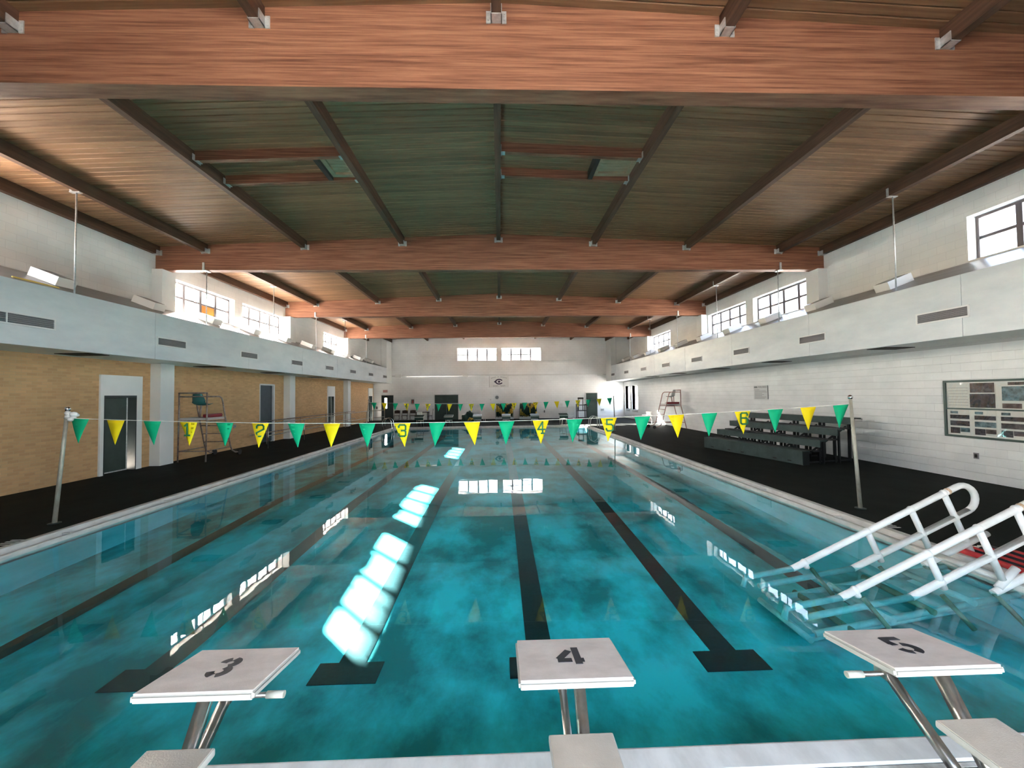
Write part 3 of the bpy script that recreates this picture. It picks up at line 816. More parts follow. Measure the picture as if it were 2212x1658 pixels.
def flag_pole(label, base, top, extra=None):
    t = thing('flag_pole', label, 'pole', base, group='pennant line poles')
    d_ = Vector(top) - Vector(base)
    MB().tube([(0,0,0.0), d_*0.5, d_], [0.033,0.030,0.026], 10).build('pole', rust_pole, t)
    MB().tube([(0,0,0),(0,0,0.012)], 0.085, 14).build('floor_plate', dark_frame, t)
    MB().sphere(d_ + Vector((0,0,0.035)), 0.042, 10, 8).build('finial', chrome, t)
    if extra:
        bg_ = MB()
        for q in range(9):
            bg_.sphere((d_.x + random.uniform(0,0.12), d_.y + random.uniform(-0.04,0.04), d_.z - 0.02 - q*0.018), random.uniform(0.03,0.055), 8, 5, (1,1,0.8))
        bg_.build('tied_bag', white_plastic, t)
rust_pole = M('pole_paint', (0.50,0.49,0.42), 0.45, metal=0.3, col2=(0.36,0.33,0.27), scale=(12,12,5), detail=5)
flag_pole('pale leaning flag pole near left, knotted white bag on top', (-7.77,7.0,0), (-7.56,6.97,1.95), True)
flag_pole('pale leaning flag pole near right by the bleachers', (6.57,6.90,0), (6.50,6.95,2.0))
flag_pole('far flag pole on the left deck by the handrail', (-7.66,22.2,0), (-7.46,22.1,1.9))
flag_pole('thin far flag pole on the right deck', (6.62,22.1,0), (6.57,22.1,1.95))

# ================================================================== STARTING BLOCKS
def sarc(c, r, a0, a1, n=5): return [(c[0]+r*math.cos(R(a0+(a1-a0)*i/n)), c[1]+r*math.sin(R(a0+(a1-a0)*i/n))) for i in range(n+1)]
STEN = {'3': [sarc((.30,.74),.20,172,112), sarc((.30,.74),.20,76,-70,8), sarc((.30,.26),.22,70,-74,8), sarc((.30,.26),.22,-112,-172)],
        '4': [[(.56,.04),(.56,.98)], [(.66,.24),(.72,.24)], [(.34,.80),(.02,.34)], [(-.02,.25),(.36,.25)]],
        '5': [[(.60,.93),(.12,.93)], [(.14,.96),(.08,.58)], [(.02,.60),(.20,.62)], sarc((.30,.30),.25,76,-70,9), sarc((.30,.30),.25,-108,-170)]}
def starting_block(X, num, label):
    t = thing('starting_block', label, 'starting block', (X, 0, 0), group='starting blocks at the near end')
    yr, yf, zr, zf = 1.985, 2.45, 0.695, 0.615
    L_ = math.hypot(yf-yr, zr-zf); ay = Vector((0, yf-yr, zf-zr))/L_; az = Vector((0, -ay.z, ay.y)); ax = Vector((1,0,0))
    mid = Vector((0,(yr+yf)/2,(zr+zf)/2))
    def slab(name, hw, hl, t0, t1, mat, bev=0.012):
        bm = bmesh.new(); bmesh.ops.create_cube(bm, size=1.0)
        for v in bm.verts: v.co = Vector((v.co.x*2*hw, v.co.y*2*hl, (t0+t1)/2 + v.co.z*(t1-t0)))
        bmesh.ops.bevel(bm, geom=bm.edges[:], offset=bev, segments=3, affect='EDGES')
        mb = MB(); bm.verts.index_update()
        mb.add([mid + ax*v.co.x + ay*v.co.y + az*v.co.z for v in bm.verts], [[v.index for v in f.verts] for f in bm.faces]); bm.free()
        return mb.build(name, mat, t)
    slab('platform', 0.30, L_/2, -0.042, 0.0, board_edge)
    top = slab('grit_surface', 0.290, L_/2-0.010, -0.004, 0.0025, board_sand, 0.002)
    if num: MB().strokes(STEN[num], mid + ax*(-0.065) + ay*(-0.085) + az*0.004, ax, ay, 0.19, 0.040, 0.002, 0.10).build('numeral', stencil, top)
    # pedestal: two struts in a V, base plate
    MB().obox((0,2.26,0.592), (0.05,0,0), ay*0.12, az*0.010).build('mount_plate', steel, t)
    for (p0, p1, sx) in (((0.02,1.70,0.04),(0.02,2.06,0.63),0.036), ((-0.035,1.72,0.04),(-0.035,2.31,0.47),0.030)):
        MB().tube([p0, p1], sx, 4).build('strut', steel, t)
    MB().box(-0.16,0.16,1.56,1.86,0.0,0.02).build('base_plate', steel, t)
    MB().box(-0.06,-0.01,2.27,2.35,0.42,0.60).build('bracket', steel, t)
    # backstroke grip bar
    MB().tube([(-0.25,2.30,0.445),(0.25,2.30,0.445)], 0.014, 10).build('grip_bar', steel, t)
    for s in (-1,1): MB().tube([(s*0.18,2.30,0.445),(s*0.278,2.30,0.445)], 0.019, 12).build('grip', grip_mat, t)
    # foot step
    st = MB().bbox(-0.16,0.16,1.66,1.93,0.445,0.482,0.012).build('step', board_edge, t)
    MB().bbox(-0.153,0.153,1.668,1.922,0.478,0.4845,0.002).build('step_grit', step_sand, st)
    MB().obox((0,1.80,0.425), (0.03,0,0), (0,0.11,0), (0,0,0.018)).build('step_bracket', steel, t)
    return t
starting_block(-1.535, '3', 'starting block with black stencilled number 3, at lower left')
starting_block(0.38, '4', 'starting block with black stencilled number 4, in the middle')
starting_block(2.345, '5', 'starting block with black stencilled number 5, at lower right')
# blocks at the far end, seen across the water
fb_proto = None
fl_lab = ['first from the left, beside folding chairs','second from the left, before the black double door','third from the left, beside the dark heap','fourth from the left, before the left rope reel','fifth from the left, before the right rope reel','sixth from the left, nearest the green door']
def far_block(X, lab):
    t = thing('starting_block', 'far starting block with dark green top, ' + lab, 'starting block', (X, PY1+0.1, 0), group='starting blocks at the far end')
    MB().obox((0,0.05,0.74), (0.30,0,0), (0,0.24,0.05), (0,-0.005,0.03)).build('platform', board_edge, t)
    MB().obox((0,0.05,0.775), (0.29,0,0), (0,0.23,0.048), (0,-0.001,0.006)).build('grit_surface', float_green, t)
    MB().obox((0,-0.17,0.60), (0.29,0,0), (0,0.012,0), (0,0,0.10)).build('front_panel', float_green, t)
    for s in (-1,1): MB().tube([(s*0.22,0.30,0.0),(s*0.22,0.05,0.72)], 0.022, 8).build('leg', steel, t)
    MB().box(-0.18,0.18,0.32,0.60,0.40,0.44).build('step', board_edge, t)
    MB().tube([(0,0.62,0),(0,0.45,0.41)], 0.022, 8).build('strut', steel, t)
for i, lx in enumerate(LANE_X): far_block(lx, fl_lab[i])

# ================================================================== POOL STEPS WITH RAILS (near right)
ps = thing('pool_steps', 'white plastic pipe pool steps with two looped handrails, half submerged', 'pool steps')
PR = 0.038
def rail_side(Y):
    sl_ = Vector((2.30, 0, 1.03)).normalized(); nn = Vector((-sl_.z, 0, sl_.x))
    P0 = Vector((3.72, Y, WATER_Z))                      # top rail meets the water
    top_end = P0 + sl_*2.42
    lr = 0.17
    cen = top_end - nn*lr
    loop = []
    for i in range(1, 12):
        a = math.pi/2 - math.pi*i/11
        loop.append(cen + sl_*lr*math.cos(a) + nn*lr*math.sin(a))
    mid_end = top_end - nn*2*lr
    m0 = mid_end - sl_*1.72                              # mid rail meets the water
    MB().tube([P0 - sl_*0.02, P0 + sl_*1.9, top_end] + loop + [mid_end, m0], PR, 12).build('top_rail', pvc_mat, ps)
    # low rail just above the water at the deck end
    l1 = mid_end - nn*0.37
    MB().tube([l1 - sl_*0.85, l1 + sl_*0.1], PR, 12).build('low_rail', pvc_mat, ps)
    for dist, end in ((0.16, 0.10), (1.08, 0.42), (1.73, 0.62), (2.22, 0.88)):
        a = P0 + sl_*dist
        b = a - nn*end
        if b.z < WATER_Z-0.02: b = a - nn*((a.z - WATER_Z)/nn.z)
        MB().tube([a, b], PR*0.92, 10).build('rail_post', pvc_mat, ps)
        MB().sphere(a, PR*1.22, 10, 8).build('fitting', pvc_mat, ps)
        if end > 0.4: MB().sphere(a - nn*2*lr, PR*1.25, 10, 8).build('fitting', pvc_mat, ps)
    MB().sphere(P0 + sl_*2.28, PR*1.12, 10, 8).build('rust_spot', rust_mat, ps)
    # the rails go on under water at a flatter apparent slope
    g = Vector((-1.0, 0.0, -0.155)).normalized()
    s0 = P0 - sl_*0.02
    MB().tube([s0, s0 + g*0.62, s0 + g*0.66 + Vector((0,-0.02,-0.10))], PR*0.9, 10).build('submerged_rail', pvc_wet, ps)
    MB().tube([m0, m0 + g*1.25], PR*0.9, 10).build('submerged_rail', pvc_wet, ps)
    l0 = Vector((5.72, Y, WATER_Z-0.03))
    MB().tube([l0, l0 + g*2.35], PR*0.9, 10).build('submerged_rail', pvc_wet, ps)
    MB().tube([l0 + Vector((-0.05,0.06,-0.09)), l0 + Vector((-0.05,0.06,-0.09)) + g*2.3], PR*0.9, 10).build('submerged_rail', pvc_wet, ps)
    for x0 in (3.95, 4.85, 5.45):
        MB().tube([(x0, Y, WATER_Z-0.01), (x0+0.16, Y-0.16, -0.40)], PR*0.65, 8).build('submerged_post', pvc_algae, ps)
for Yr in (4.86, 4.16): rail_side(Yr)
for k in range(5):
    x0 = 5.35 - k*0.46; z0 = -0.16 - k*0.085
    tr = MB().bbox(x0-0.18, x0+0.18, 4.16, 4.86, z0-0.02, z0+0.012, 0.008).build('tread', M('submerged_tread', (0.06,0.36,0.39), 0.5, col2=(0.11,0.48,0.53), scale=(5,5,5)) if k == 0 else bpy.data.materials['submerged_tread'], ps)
    MB().tube([(x0-0.20, 4.10, z0-0.02), (x0-0.20, 4.92, z0-0.02)], PR*0.9, 10).build('cross_pipe', pvc_algae if k % 2 else pvc_wet, ps)
MB().tube([(5.62,4.16,0.02),(5.62,4.86,0.02)], PR, 10).build('cross_pipe', pvc_mat, ps)
MB().tube([(5.50,4.16,-0.05),(5.72,4.16,0.16)], PR, 10).build('cross_pipe', pvc_mat, ps)

# red and black lane ropes lying along the pool edge
for k in range(7):
    xx = 6.02 + k*0.097
    isr = k % 2 == 0
    mb = MB()
    y0, y1 = 5.02 + 0.05*(k % 3) - 0.03*k, 1.2
    n = 26
    pts = [(xx + 0.012*math.sin(i*0.7+k), y0+(y1-y0)*i/n, 0.044) for i in range(n+1)]
    t = thing('lane_rope', '%s lane rope lying along the pool edge, %s out from the water' % ('red' if isr else 'black', ORD[k]), 'lane rope', group='lane ropes by the pool steps')
    MB().tube(pts, 0.040, 8).build('float_line', red_mat if isr else black_float, t)
    MB().tube([(pts[0][0], pts[0][1]+0.14, 0.02), (pts[0][0], pts[0][1]+0.05, 0.05), pts[0]], 0.010, 6).build('end_cord', white_plastic, t)

# ================================================================== LADDERS AND HANDRAIL
def ladder(label, X, Y, s):
    t = thing('pool_ladder', label, 'ladder', (X, Y, 0), group='pool ladders at the far corners')
    for dy in (-0.26, 0.26):
        pts = [(s*0.55,dy,0.0),(s*0.55,dy,0.35)] + [(s*0.27+s*0.28*math.cos(R(a)),dy,0.42+0.30*math.sin(R(a))) for a in range(0,181,20)] + [(-s*0.06,dy,0.1),(-s*0.06,dy,-0.38)]
        MB().tube(pts, 0.022, 10).build('rail', chrome if s < 0 else white_plastic, t)  # right ladder: bright sun glare put into the colour as white
    for z in (-0.16,-0.32): MB().box(-s*0.03,-s*0.12,-0.25,0.25,z-0.012,z+0.012).build('tread', steel, t)
ladder('chrome pool ladder at the far left corner', PX0, 25.2, -1)
ladder('looped pool ladder at the far right corner, its sun glare painted white', PX1, 24.6, 1)

hr = thing('handrail', 'long steel handrail with mid rail along the left deck', 'handrail')
ramp_y = [16.6, 19.6, 22.6, 25.6, 28.6]
for z in (1.06, 0.53):
    MB().tube([(-9.80,16.6,z-(0.03 if z > 1 else 0)),(-9.80,28.9,z)], 0.022, 8).build('rail', steel, hr)
    MB().tube([(-9.80,28.9,z),(-9.1,30.6,z)], 0.022, 8).build('rail', steel, hr)
    MB().tube([(-10.75,16.9,z),(-10.75,28.9,z)], 0.022, 8).build('rail', rust_tube, hr)
for yy in ramp_y: MB().tube([(-9.80,yy,0),(-9.80,yy,1.06)], 0.022, 8).build('post', steel, hr)
for yy in (18.1,21.1,24.1,27.1): MB().tube([(-10.75,yy,0),(-10.75,yy,1.06)], 0.02, 8).build('post', rust_tube, hr)
MB().tube([(-9.1,30.6,0),(-9.1,30.6,1.06)], 0.022, 8).build('post', steel, hr)

# ================================================================== BLEACHERS
bdir = Vector((7.99-8.78, 14.9-10.97, 0)).normalized(); bang = math.atan2(bdir.y, bdir.x)
bt = thing('bleachers', 'dark green four-row bleachers against the right wall', 'bleachers', (8.78,10.97,0), bang)
BLN = 4.0                                  # local x runs along the rows (away from camera), local -y toward the wall
TZ = [0.41, 0.70, 1.02, 1.34]; TV = [0.0, 0.60, 1.20, 1.78]
for k in range(4):
    v = -TV[k]; z = TZ[k]; xa = -0.05*k; xb = BLN
    MB().box(xa, xb, v-0.26, v, z-0.035, z).build('seat_plank', bleach_mat, bt)
    hgt = 0.40 if k == 0 else 0.20
    MB().box(xa, xb, v-0.001, v+0.02, z-hgt, z+0.005).build('skirt_board', bleach_mat, bt)
    if k > 0: MB().box(xa+0.02, xb, v-0.05+0.30, v-0.05+0.06, z-0.33, z-0.30).build('foot_plank', bleach_steel, bt)
    else:
        for q, xx in enumerate((0.35,0.85,2.1,2.7,3.5)):
            MB().box(xx, xx+0.12, v+0.018, v+0.026, 0.07, 0.10).build('slot', slot_black, bt)
MB().box(0.0, 0.02, -0.24, 0.0, 0.0, 0.40).build('end_panel', bleach_steel, bt)
for xx in (0.12, 1.0, 1.9, 2.8, 3.7):
    for k in range(4):
        MB().box(xx-0.03, xx+0.03, -TV[k]-0.18, -TV[k]-0.12, 0.0, TZ[k]-0.03).build('upright', bleach_steel, bt)
        if k: MB().box(xx-0.10, xx-0.05, -TV[k]-0.24, -TV[k]-0.19, 0.0, TZ[k]-0.03).build('upright', bleach_steel, bt)
    MB().box(xx-0.02, xx+0.02, -TV[3]-0.2, -0.1, 0.03, 0.07).build('ground_rail', bleach_steel, bt)
    MB().obox((xx, -0.95, 0.62), (0.015,0,0), (0,-0.85,0.44), (0,0.012,0.022)).build('brace', bleach_steel, bt)
    for k in range(1,4): MB().box(xx-0.02, xx+0.02, -TV[k]-0.3, -TV[k]+0.35, TZ[k]-0.34, TZ[k]-0.30).build('foot_rail', bleach_steel, bt)
MB().box(-0.35, 0.05, -TV[3]-0.02, -TV[3]+0.02, TZ[3]-0.03, TZ[3]-0.01).build('end_bar', bleach_steel, bt)

# ================================================================== LIFEGUARD CHAIRS
def guard_chair(label, loc, rz, splay, tube_mat, seat_mat, seat_dir=1):
    """local +x is forward (wheels), y across"""
    t = thing('lifeguard_chair', label, 'lifeguard chair', loc, rz, 'lifeguard chairs')
    W2 = 0.46
    for s in (-1, 1):
        y = s*W2
        MB().tube([(-splay,y,0.0),(0,y,1.44),(0,y,2.34)], 0.024, 10).build('rear_post', tube_mat, t)
        MB().tube([(0,y,2.20),(0.58,y,2.20),(0.68,y,2.15),(0.73,y,2.05),(0.88,y,1.44),(1.15,y,0.40),(1.24,y,0.22),(1.42,y,0.12),(1.60,y,0.11)], 0.024, 10).build('front_rail', tube_mat, t)
        MB().tube([(1.64,y-0.03,0.10),(1.64,y+0.03,0.10)], 0.10, 16).build('wheel', wheel_mat, t)
        MB().tube([(-splay*0.75,y,0.36),(1.16,y,0.36)], 0.016, 8).build('side_brace', tube_mat, t)
        MB().tube([(0,y,1.36),(0.90,y,1.36)], 0.018, 8).build('side_rail', tube_mat, t)
    MB().tube([(0,-W2,2.32),(0,W2,2.32)], 0.026, 10).build('back_bar', tube_mat, t)
    MB().tube([(0,-W2,2.20),(0,W2,2.20)], 0.018, 8).build('back_bar', tube_mat, t)
    MB().tube([(-splay*0.75,-W2,0.36),(-splay*0.75,W2,0.36)], 0.016, 8).build('cross_brace', tube_mat, t)
    MB().tube([(-splay*0.75,-W2,0.36),(1.16,W2,0.36)], 0.014, 8).build('cross_brace', tube_mat, t)
    MB().box(0.0,0.86,-W2+0.02,W2-0.02,1.40,1.48).build('platform', M('platform_'+label[:4], (0.50,0.46,0.44), 0.5), t)
    for z, xx in ((0.55,1.115),(0.85,1.035),(1.15,0.955)):
        MB().tube([(xx,-W2,z),(xx,W2,z)], 0.016, 8).build('rung', tube_mat, t)
    MB().tube([(0.30,0,1.48),(0.36,0,1.92)], 0.03, 10).build('pedestal', tube_mat, t)
    # bucket seat: a curved shell
    vs_, fs = [], []
    prof = [(0.62,1.92),(0.56,1.91),(0.44,1.90),(0.32,1.91),(0.24,1.96),(0.19,2.06),(0.15,2.18),(0.12,2.28),(0.11,2.34)]
    cols = 7
    for i, (px_, pz) in enumerate(prof):
        wd_ = 0.22 if i < 6 else 0.22-0.03*(i-5)
        for j in range(cols):
            u = -1+2*j/(cols-1)
            lift = 0.07*u*u
            vs_.append((px_ + (lift if i > 4 else 0), u*wd_, pz + (lift*0.7 if i <= 4 else 0)))
    nn = len(vs_)
    vs_ += [(a-0.012, b, c-0.014) for a, b, c in vs_]
    for i in range(len(prof)-1):
        for j in range(cols-1):
            a = i*cols+j
            fs.append((a,a+1,a+cols+1,a+cols)); fs.append((nn+a+cols,nn+a+cols+1,nn+a+1,nn+a))
    rim = [i*cols for i in range(len(prof))] + [(len(prof)-1)*cols+j for j in range(1,cols)] + [i*cols+cols-1 for i in range(len(prof)-2,-1,-1)] + [j for j in range(cols-2,0,-1)]
    for a, b in zip(rim, rim[1:]+rim[:1]): fs.append((a,b,nn+b,nn+a))
    MB().add(vs_, fs, True).build('bucket_seat', seat_mat, t)
    return t
guard_chair('tall lifeguard chair with teal seat by the left brick wall', (-10.38,13.35,0), R(90), 0.03, rust_tube, teal_shell)
guard_chair('tall lifeguard chair with pale seat by the right wall', (10.88,23.35,0), R(180), 0.32, M('red_tube', (0.36,0.20,0.18), 0.4, metal=0.3), M('pale_shell', (0.20,0.22,0.22), 0.4))
def rescue_tube(label, loc, rz, L_=0.95):
    t = thing('rescue_tube', label, 'rescue tube', loc, rz, 'red rescue tubes')
    MB().bbox(-L_/2,L_/2,-0.07,0.07,0.0,0.12,0.03).build('float', red_vinyl, t)
    MB().tube([(L_/2,0,0.06),(L_/2+0.10,0,0.06)], 0.012, 6).build('strap', slot_black, t)
rescue_tube('red rescue tube on platform of the left lifeguard chair', (-10.05,13.80,1.481), R(90), 0.74)
rescue_tube('red rescue tube on platform of the right lifeguard chair', (10.45,23.02,1.481), R(180), 0.76)

# ================================================================== FAR END FURNITURE
def folding_chair(label, loc, rz, mat, group):
    t = thing('folding_chair', label, 'chair', loc, rz, group)
    MB().bbox(-0.22,0.22,-0.22,0.20,0.43,0.46,0.01).build('seat', mat, t)
    vs_ = MB()
    for i in range(6):
        a, b = i/6, (i+1)/6
        vs_.box(-0.23+0.46*a, -0.23+0.46*b, 0.20+0.05*math.sin(math.pi*(a+b)/2)-0.012, 0.20+0.05*math.sin(math.pi*(a+b)/2)+0.012, 0.62, 0.90-0.04*abs((a+b)-1)**2)
    vs_.build('backrest', mat, t)
    for s in (-1,1):
        MB().tube([(s*0.23,-0.26,0.0),(s*0.23,0.0,0.44),(s*0.23,0.21,0.88)], 0.016, 6).build('leg', mat, t)
        MB().tube([(s*0.20,0.26,0.0),(s*0.20,-0.14,0.44)], 0.014, 6).build('leg', mat, t)
    MB().tube([(-0.23,-0.20,0.12),(0.23,-0.20,0.12)], 0.010, 6).build('stretcher', mat, t)
    return t
for i, xx in enumerate((-8.98,-8.30,-7.62)):
    folding_chair('brown metal folding chair against far wall, %s' % ('next to the exit door','between two others','nearest the dark table')[i], (xx,33.75,0), 0, brown_chair, 'brown folding chairs')
tb = thing('table', 'dark small table beside the black double door', 'table', (-6.72,33.6,0))
MB().bbox(-0.55,0.55,-0.35,0.35,0.70,0.74,0.01).build('tabletop', dark_wood, tb)
for sx in (-1,1):
    for sy in (-1,1): MB().box(sx*0.48-0.025,sx*0.48+0.025,sy*0.29-0.025,sy*0.29+0.025,0,0.70).build('leg', dark_wood, tb)
wc = thing('wooden_chair', 'dark spindle-back wooden chair beside the table', 'chair', (-5.98,32.95,0), R(-80))
MB().bbox(-0.21,0.21,-0.21,0.21,0.43,0.46,0.012).build('seat', dark_wood, wc)
for sx in (-1,1):
    MB().tube([(sx*0.18,-0.18,0),(sx*0.17,-0.16,0.44)],0.017,6).build('leg', dark_wood, wc)
    MB().tube([(sx*0.20,0.22,0),(sx*0.18,0.18,0.45)],0.017,6).build('leg', dark_wood, wc)
    MB().tube([(sx*0.19,0.19,0.45),(sx*0.20,0.27,0.98)],0.016,6).build('back_post', dark_wood, wc)
for k in range(4): MB().tube([(-0.11+0.073*k,0.19,0.45),(-0.12+0.08*k,0.26,0.95)],0.009,6).build('spindle', dark_wood, wc)
MB().bbox(-0.22,0.22,0.25,0.285,0.92,1.02,0.008).build('crest_rail', dark_wood, wc)
bx = thing('white_box', 'small white lidded box resting on the first far starting block', 'box', (-5.50,26.47,0.845))
MB().bbox(-0.15,0.15,-0.10,0.10,0,0.16,0.012).build('body', white_plastic, bx)
MB().bbox(-0.16,0.16,-0.11,0.11,0.16,0.20,0.012).build('lid', white_plastic, bx)
# dark heap of floats under a tarp
hp = thing('tarp_heap', 'dark green lumpy heap with yellow floats beside the double door', 'heap', (-2.55,31.7,0))
bm = bmesh.new(); bmesh.ops.create_icosphere(bm, subdivisions=4, radius=1.0)
for v in bm.verts:
    d_ = v.co.copy()
    n_ = 0.10*math.sin(5*d_.x+1)*math.cos(4*d_.y) + 0.07*math.sin(9*d_.z+3*d_.x) + 0.05*math.sin(13*d_.x+7*d_.y)
    v.co = Vector((d_.x*0.60*(1+n_), d_.y*0.5*(1+n_), max(0.0, (d_.z+0.25)*0.60*(1+n_*1.2))))
mb = MB(); bm.verts.index_update()
mb.add([v.co[:] for v in bm.verts], [[v.index for v in f.verts] for f in bm.faces], True); bm.free()
mb.build('tarp', float_green, hp)
for k in range(7):
    a = -2.6+0.35*k
    MB().tube([(0.1+0.05*k-0.2, -0.46-0.03*(k%2), 0.12+0.07*(k%4)), (0.32+0.05*k-0.2, -0.44, 0.16+0.06*(k%3))], 0.045, 8).build('float', float_yellow, hp)
# white plastic chair
def plastic_chair(label, loc, rz):
    t = thing('plastic_chair', label, 'chair', loc, rz, 'white plastic chairs')
    MB().bbox(-0.23,0.23,-0.22,0.22,0.41,0.44,0.012).build('seat', white_plastic, t)
    for k in range(5): MB().box(-0.2+0.083*k,-0.135+0.083*k,0.20,0.225,0.44,0.84).build('back_slat', white_plastic, t)
    MB().bbox(-0.23,0.23,0.195,0.235,0.80,0.88,0.012).build('top_rail', white_plastic, t)
    for sx in (-1,1):
        MB().box(sx*0.25-0.02,sx*0.25+0.02,-0.22,0.22,0.62,0.65).build('arm', white_plastic, t)
        for sy in (-1,1): MB().tube([(sx*0.24,sy*0.22,0),(sx*0.22,sy*0.19,0.42)],0.022,6).build('leg', white_plastic, t)
        MB().tube([(sx*0.25,-0.20,0.42),(sx*0.25,-0.20,0.63)],0.018,6).build('arm_post', white_plastic, t)
plastic_chair('white plastic armchair behind third far starting block', (-1.55,32.3,0), R(200))
plastic_chair('white plastic armchair left of the right lifeguard chair', (10.15,26.4,0), R(-60))
ls = thing('white_stand', 'white shelf stand beside the tall dark chair', 'stand', (6.05,33.3,0))
for sx in (-1,1):
    for sy in (-1,1): MB().box(sx*0.32-0.025,sx*0.32+0.025,sy*0.2-0.025,sy*0.2+0.025,0,1.05).build('leg', white_plastic, ls)
for z in (0.25,0.55,0.90): MB().bbox(-0.36,0.36,-0.23,0.23,z,z+0.04,0.008).build('shelf', white_plastic, ls)
MB().bbox(-0.30,0.20,-0.2,0.2,1.0,1.05,0.01).build('shelf', white_plastic, ls)
dc = thing('high_chair', 'tall dark wooden guard chair beside the far green door', 'chair', (7.12,33.6,0))
for sx in (-1,1):
    for sy in (-1,1): MB().box(sx*0.38-0.035,sx*0.38+0.035,sy*0.3-0.035,sy*0.3+0.035,0,1.22).build('leg', dark_wood, dc)
    MB().box(sx*0.38-0.05,sx*0.38+0.05,-0.34,0.34,1.20,1.25).build('arm', dark_wood, dc)
    MB().box(sx*0.20-0.03,sx*0.20+0.03,0.26,0.30,0.70,1.82).build('back_post', dark_wood, dc)
MB().bbox(-0.40,0.40,-0.32,0.32,0.66,0.72,0.01).build('seat', dark_wood, dc)
MB().bbox(-0.40,0.40,-0.32,0.32,1.14,1.20,0.01).build('shelf', dark_wood, dc)
MB().bbox(-0.26,0.26,0.25,0.31,1.68,1.84,0.01).build('crest_board', dark_wood, dc)
MB().box(-0.38,0.38,-0.33,-0.28,0.06,0.12).build('stretcher', dark_wood, dc)
# reels wound with lane lines
def reel(label, X, ph):
    t = thing('lane_line_reel', label, 'reel', (X,32.9,0), group='lane line reels at the far wall')
    MB().box(-0.78,0.78,-0.42,-0.34,0.14,0.22).box(-0.78,0.78,0.34,0.42,0.14,0.22).box(-0.78,-0.70,-0.34,0.34,0.14,0.22).box(0.70,0.78,-0.34,0.34,0.14,0.22).build('base_frame', grey_metal, t)
    MB().box(-0.78,0.78,-0.44,-0.42,0.08,0.26).build('front_apron', grey_metal, t)
    for sx in (-1,1):
        MB().tube([(sx*0.74,-0.38,0.2),(sx*0.74,0,0.86)],0.025,8).build('side_strut', grey_metal, t)
        MB().tube([(sx*0.74,0.38,0.2),(sx*0.74,0,0.86)],0.025,8).build('side_strut', grey_metal, t)
        for sy in (-1,1): MB().tube([(sx*0.70-0.03,sy*0.36,0.07),(sx*0.70+0.03,sy*0.36,0.07)],0.07,12).build('wheel', wheel_mat, t)
    MB().tube([(-0.76,0,0.84),(0.76,0,0.84)],0.12,12).build('spool', grey_metal, t)
    g_, y_ = MB(), MB()
    nr = 11; rad = 0.53
    for k in range(nr):
        x = -0.64 + 1.28*k/(nr-1)
        nseg = 28
        for q in range(nseg):
            a0, a1 = 2*math.pi*q/nseg, 2*math.pi*(q+0.94)/nseg
            isy = ((q*1.0 + (k*0.9 if k < 6 else (11-k)*1.4) + ph) % 9) < 3.6
            rr = rad + 0.02*math.sin(k*2.1)
            pts = [(x, -rr*math.cos(a0+(a1-a0)*w/2), 0.84+rr*math.sin(a0+(a1-a0)*w/2)) for w in range(3)]
            (y_ if isy else g_).tube(pts, 0.056, 6)
    g_.tube([(-0.66,0,0.84),(0.66,0,0.84)], rad-0.03, 24)
    g_.build('green_floats', float_green, t)
    y_.build('yellow_floats', float_yellow, t)
reel('left reel wound with green and yellow lane lines', 0.35, 0)
reel('right reel wound with green and yellow lane lines', 2.38, 3)

# ================================================================== FAR WALL FITTINGS
y = YF
cd = thing('conduit', 'painted conduit with three junction boxes across the far wall', 'conduit')
MB().tube([(-9.55,y-0.03,3.90),(9.55,y-0.03,3.90)],0.028,8).build('pipe', pipe_grey, cd)
for xx, w in ((-9.0,0.26),(-3.1,0.24),(9.05,0.24)): MB().bbox(xx-w,xx+w,y-0.14,y,3.77,4.06,0.015).build('junction_box', white_wall, cd)
bn = thing('banner', 'white swim team banner with dark letter C emblem', 'banner', (-0.08,y-0.03,3.32))
MB().bbox(-0.86,0.86,-0.008,0.008,-0.50,0.50,0.004).build('cloth', banner_mat, bn)
MB().box(-0.87,-0.85,-0.012,-0.006,-0.5,0.5).build('edge_fold', grey_ink, bn)
cm = MB()
def ell(a, b, a0, a1, n=18): return [(a*math.cos(R(a0+(a1-a0)*i/n)), b*math.sin(R(a0+(a1-a0)*i/n))) for i in range(n+1)]
out = ell(0.36,0.25,28,332); inn = ell(0.24,0.15,28,332)[::-1]
vv = [(-0.0+px_, -0.012, 0.0+pz) for px_, pz in out + inn]
no = len(out); fs = []
for i in range(no-1): fs.append((i, i+1, 2*no-2-i, 2*no-1-i))
nb = len(vv); vv2 = vv + [(a, -0.009, c) for a, b, c in vv]
fs2 = fs + [tuple(nb+i for i in f[::-1]) for f in fs]
cm.add(vv2, fs2).add([(-0.36,-0.012,0.10),(-0.36,-0.012,-0.10),(-0.46,-0.012,0.0),(-0.36,-0.009,0.10),(-0.36,-0.009,-0.10),(-0.46,-0.009,0.0)],[(0,2,1),(3,4,5),(0,1,4,3),(1,2,5,4),(2,0,3,5)])
cm.build('emblem_letter', purple_ink, bn)
MB().add([(-0.14,-0.012,0),(0,-0.012,0.12),(0.14,-0.012,0),(0,-0.012,-0.12),(-0.14,-0.009,0),(0,-0.009,0.12),(0.14,-0.009,0),(0,-0.009,-0.12)],
         [(0,1,2,3),(7,6,5,4),(0,4,5,1),(1,5,6,2),(2,6,7,3),(3,7,4,0)]).build('emblem_mark', purple_ink, bn)
tm = text_mesh('SWIM  TEAM', 0.19, 0.003)
o = obj('lettering', tm, grey_ink, bn); o.rotation_euler = (R(90),0,0); o.location = (0,-0.011,-0.385)
mb = MB()
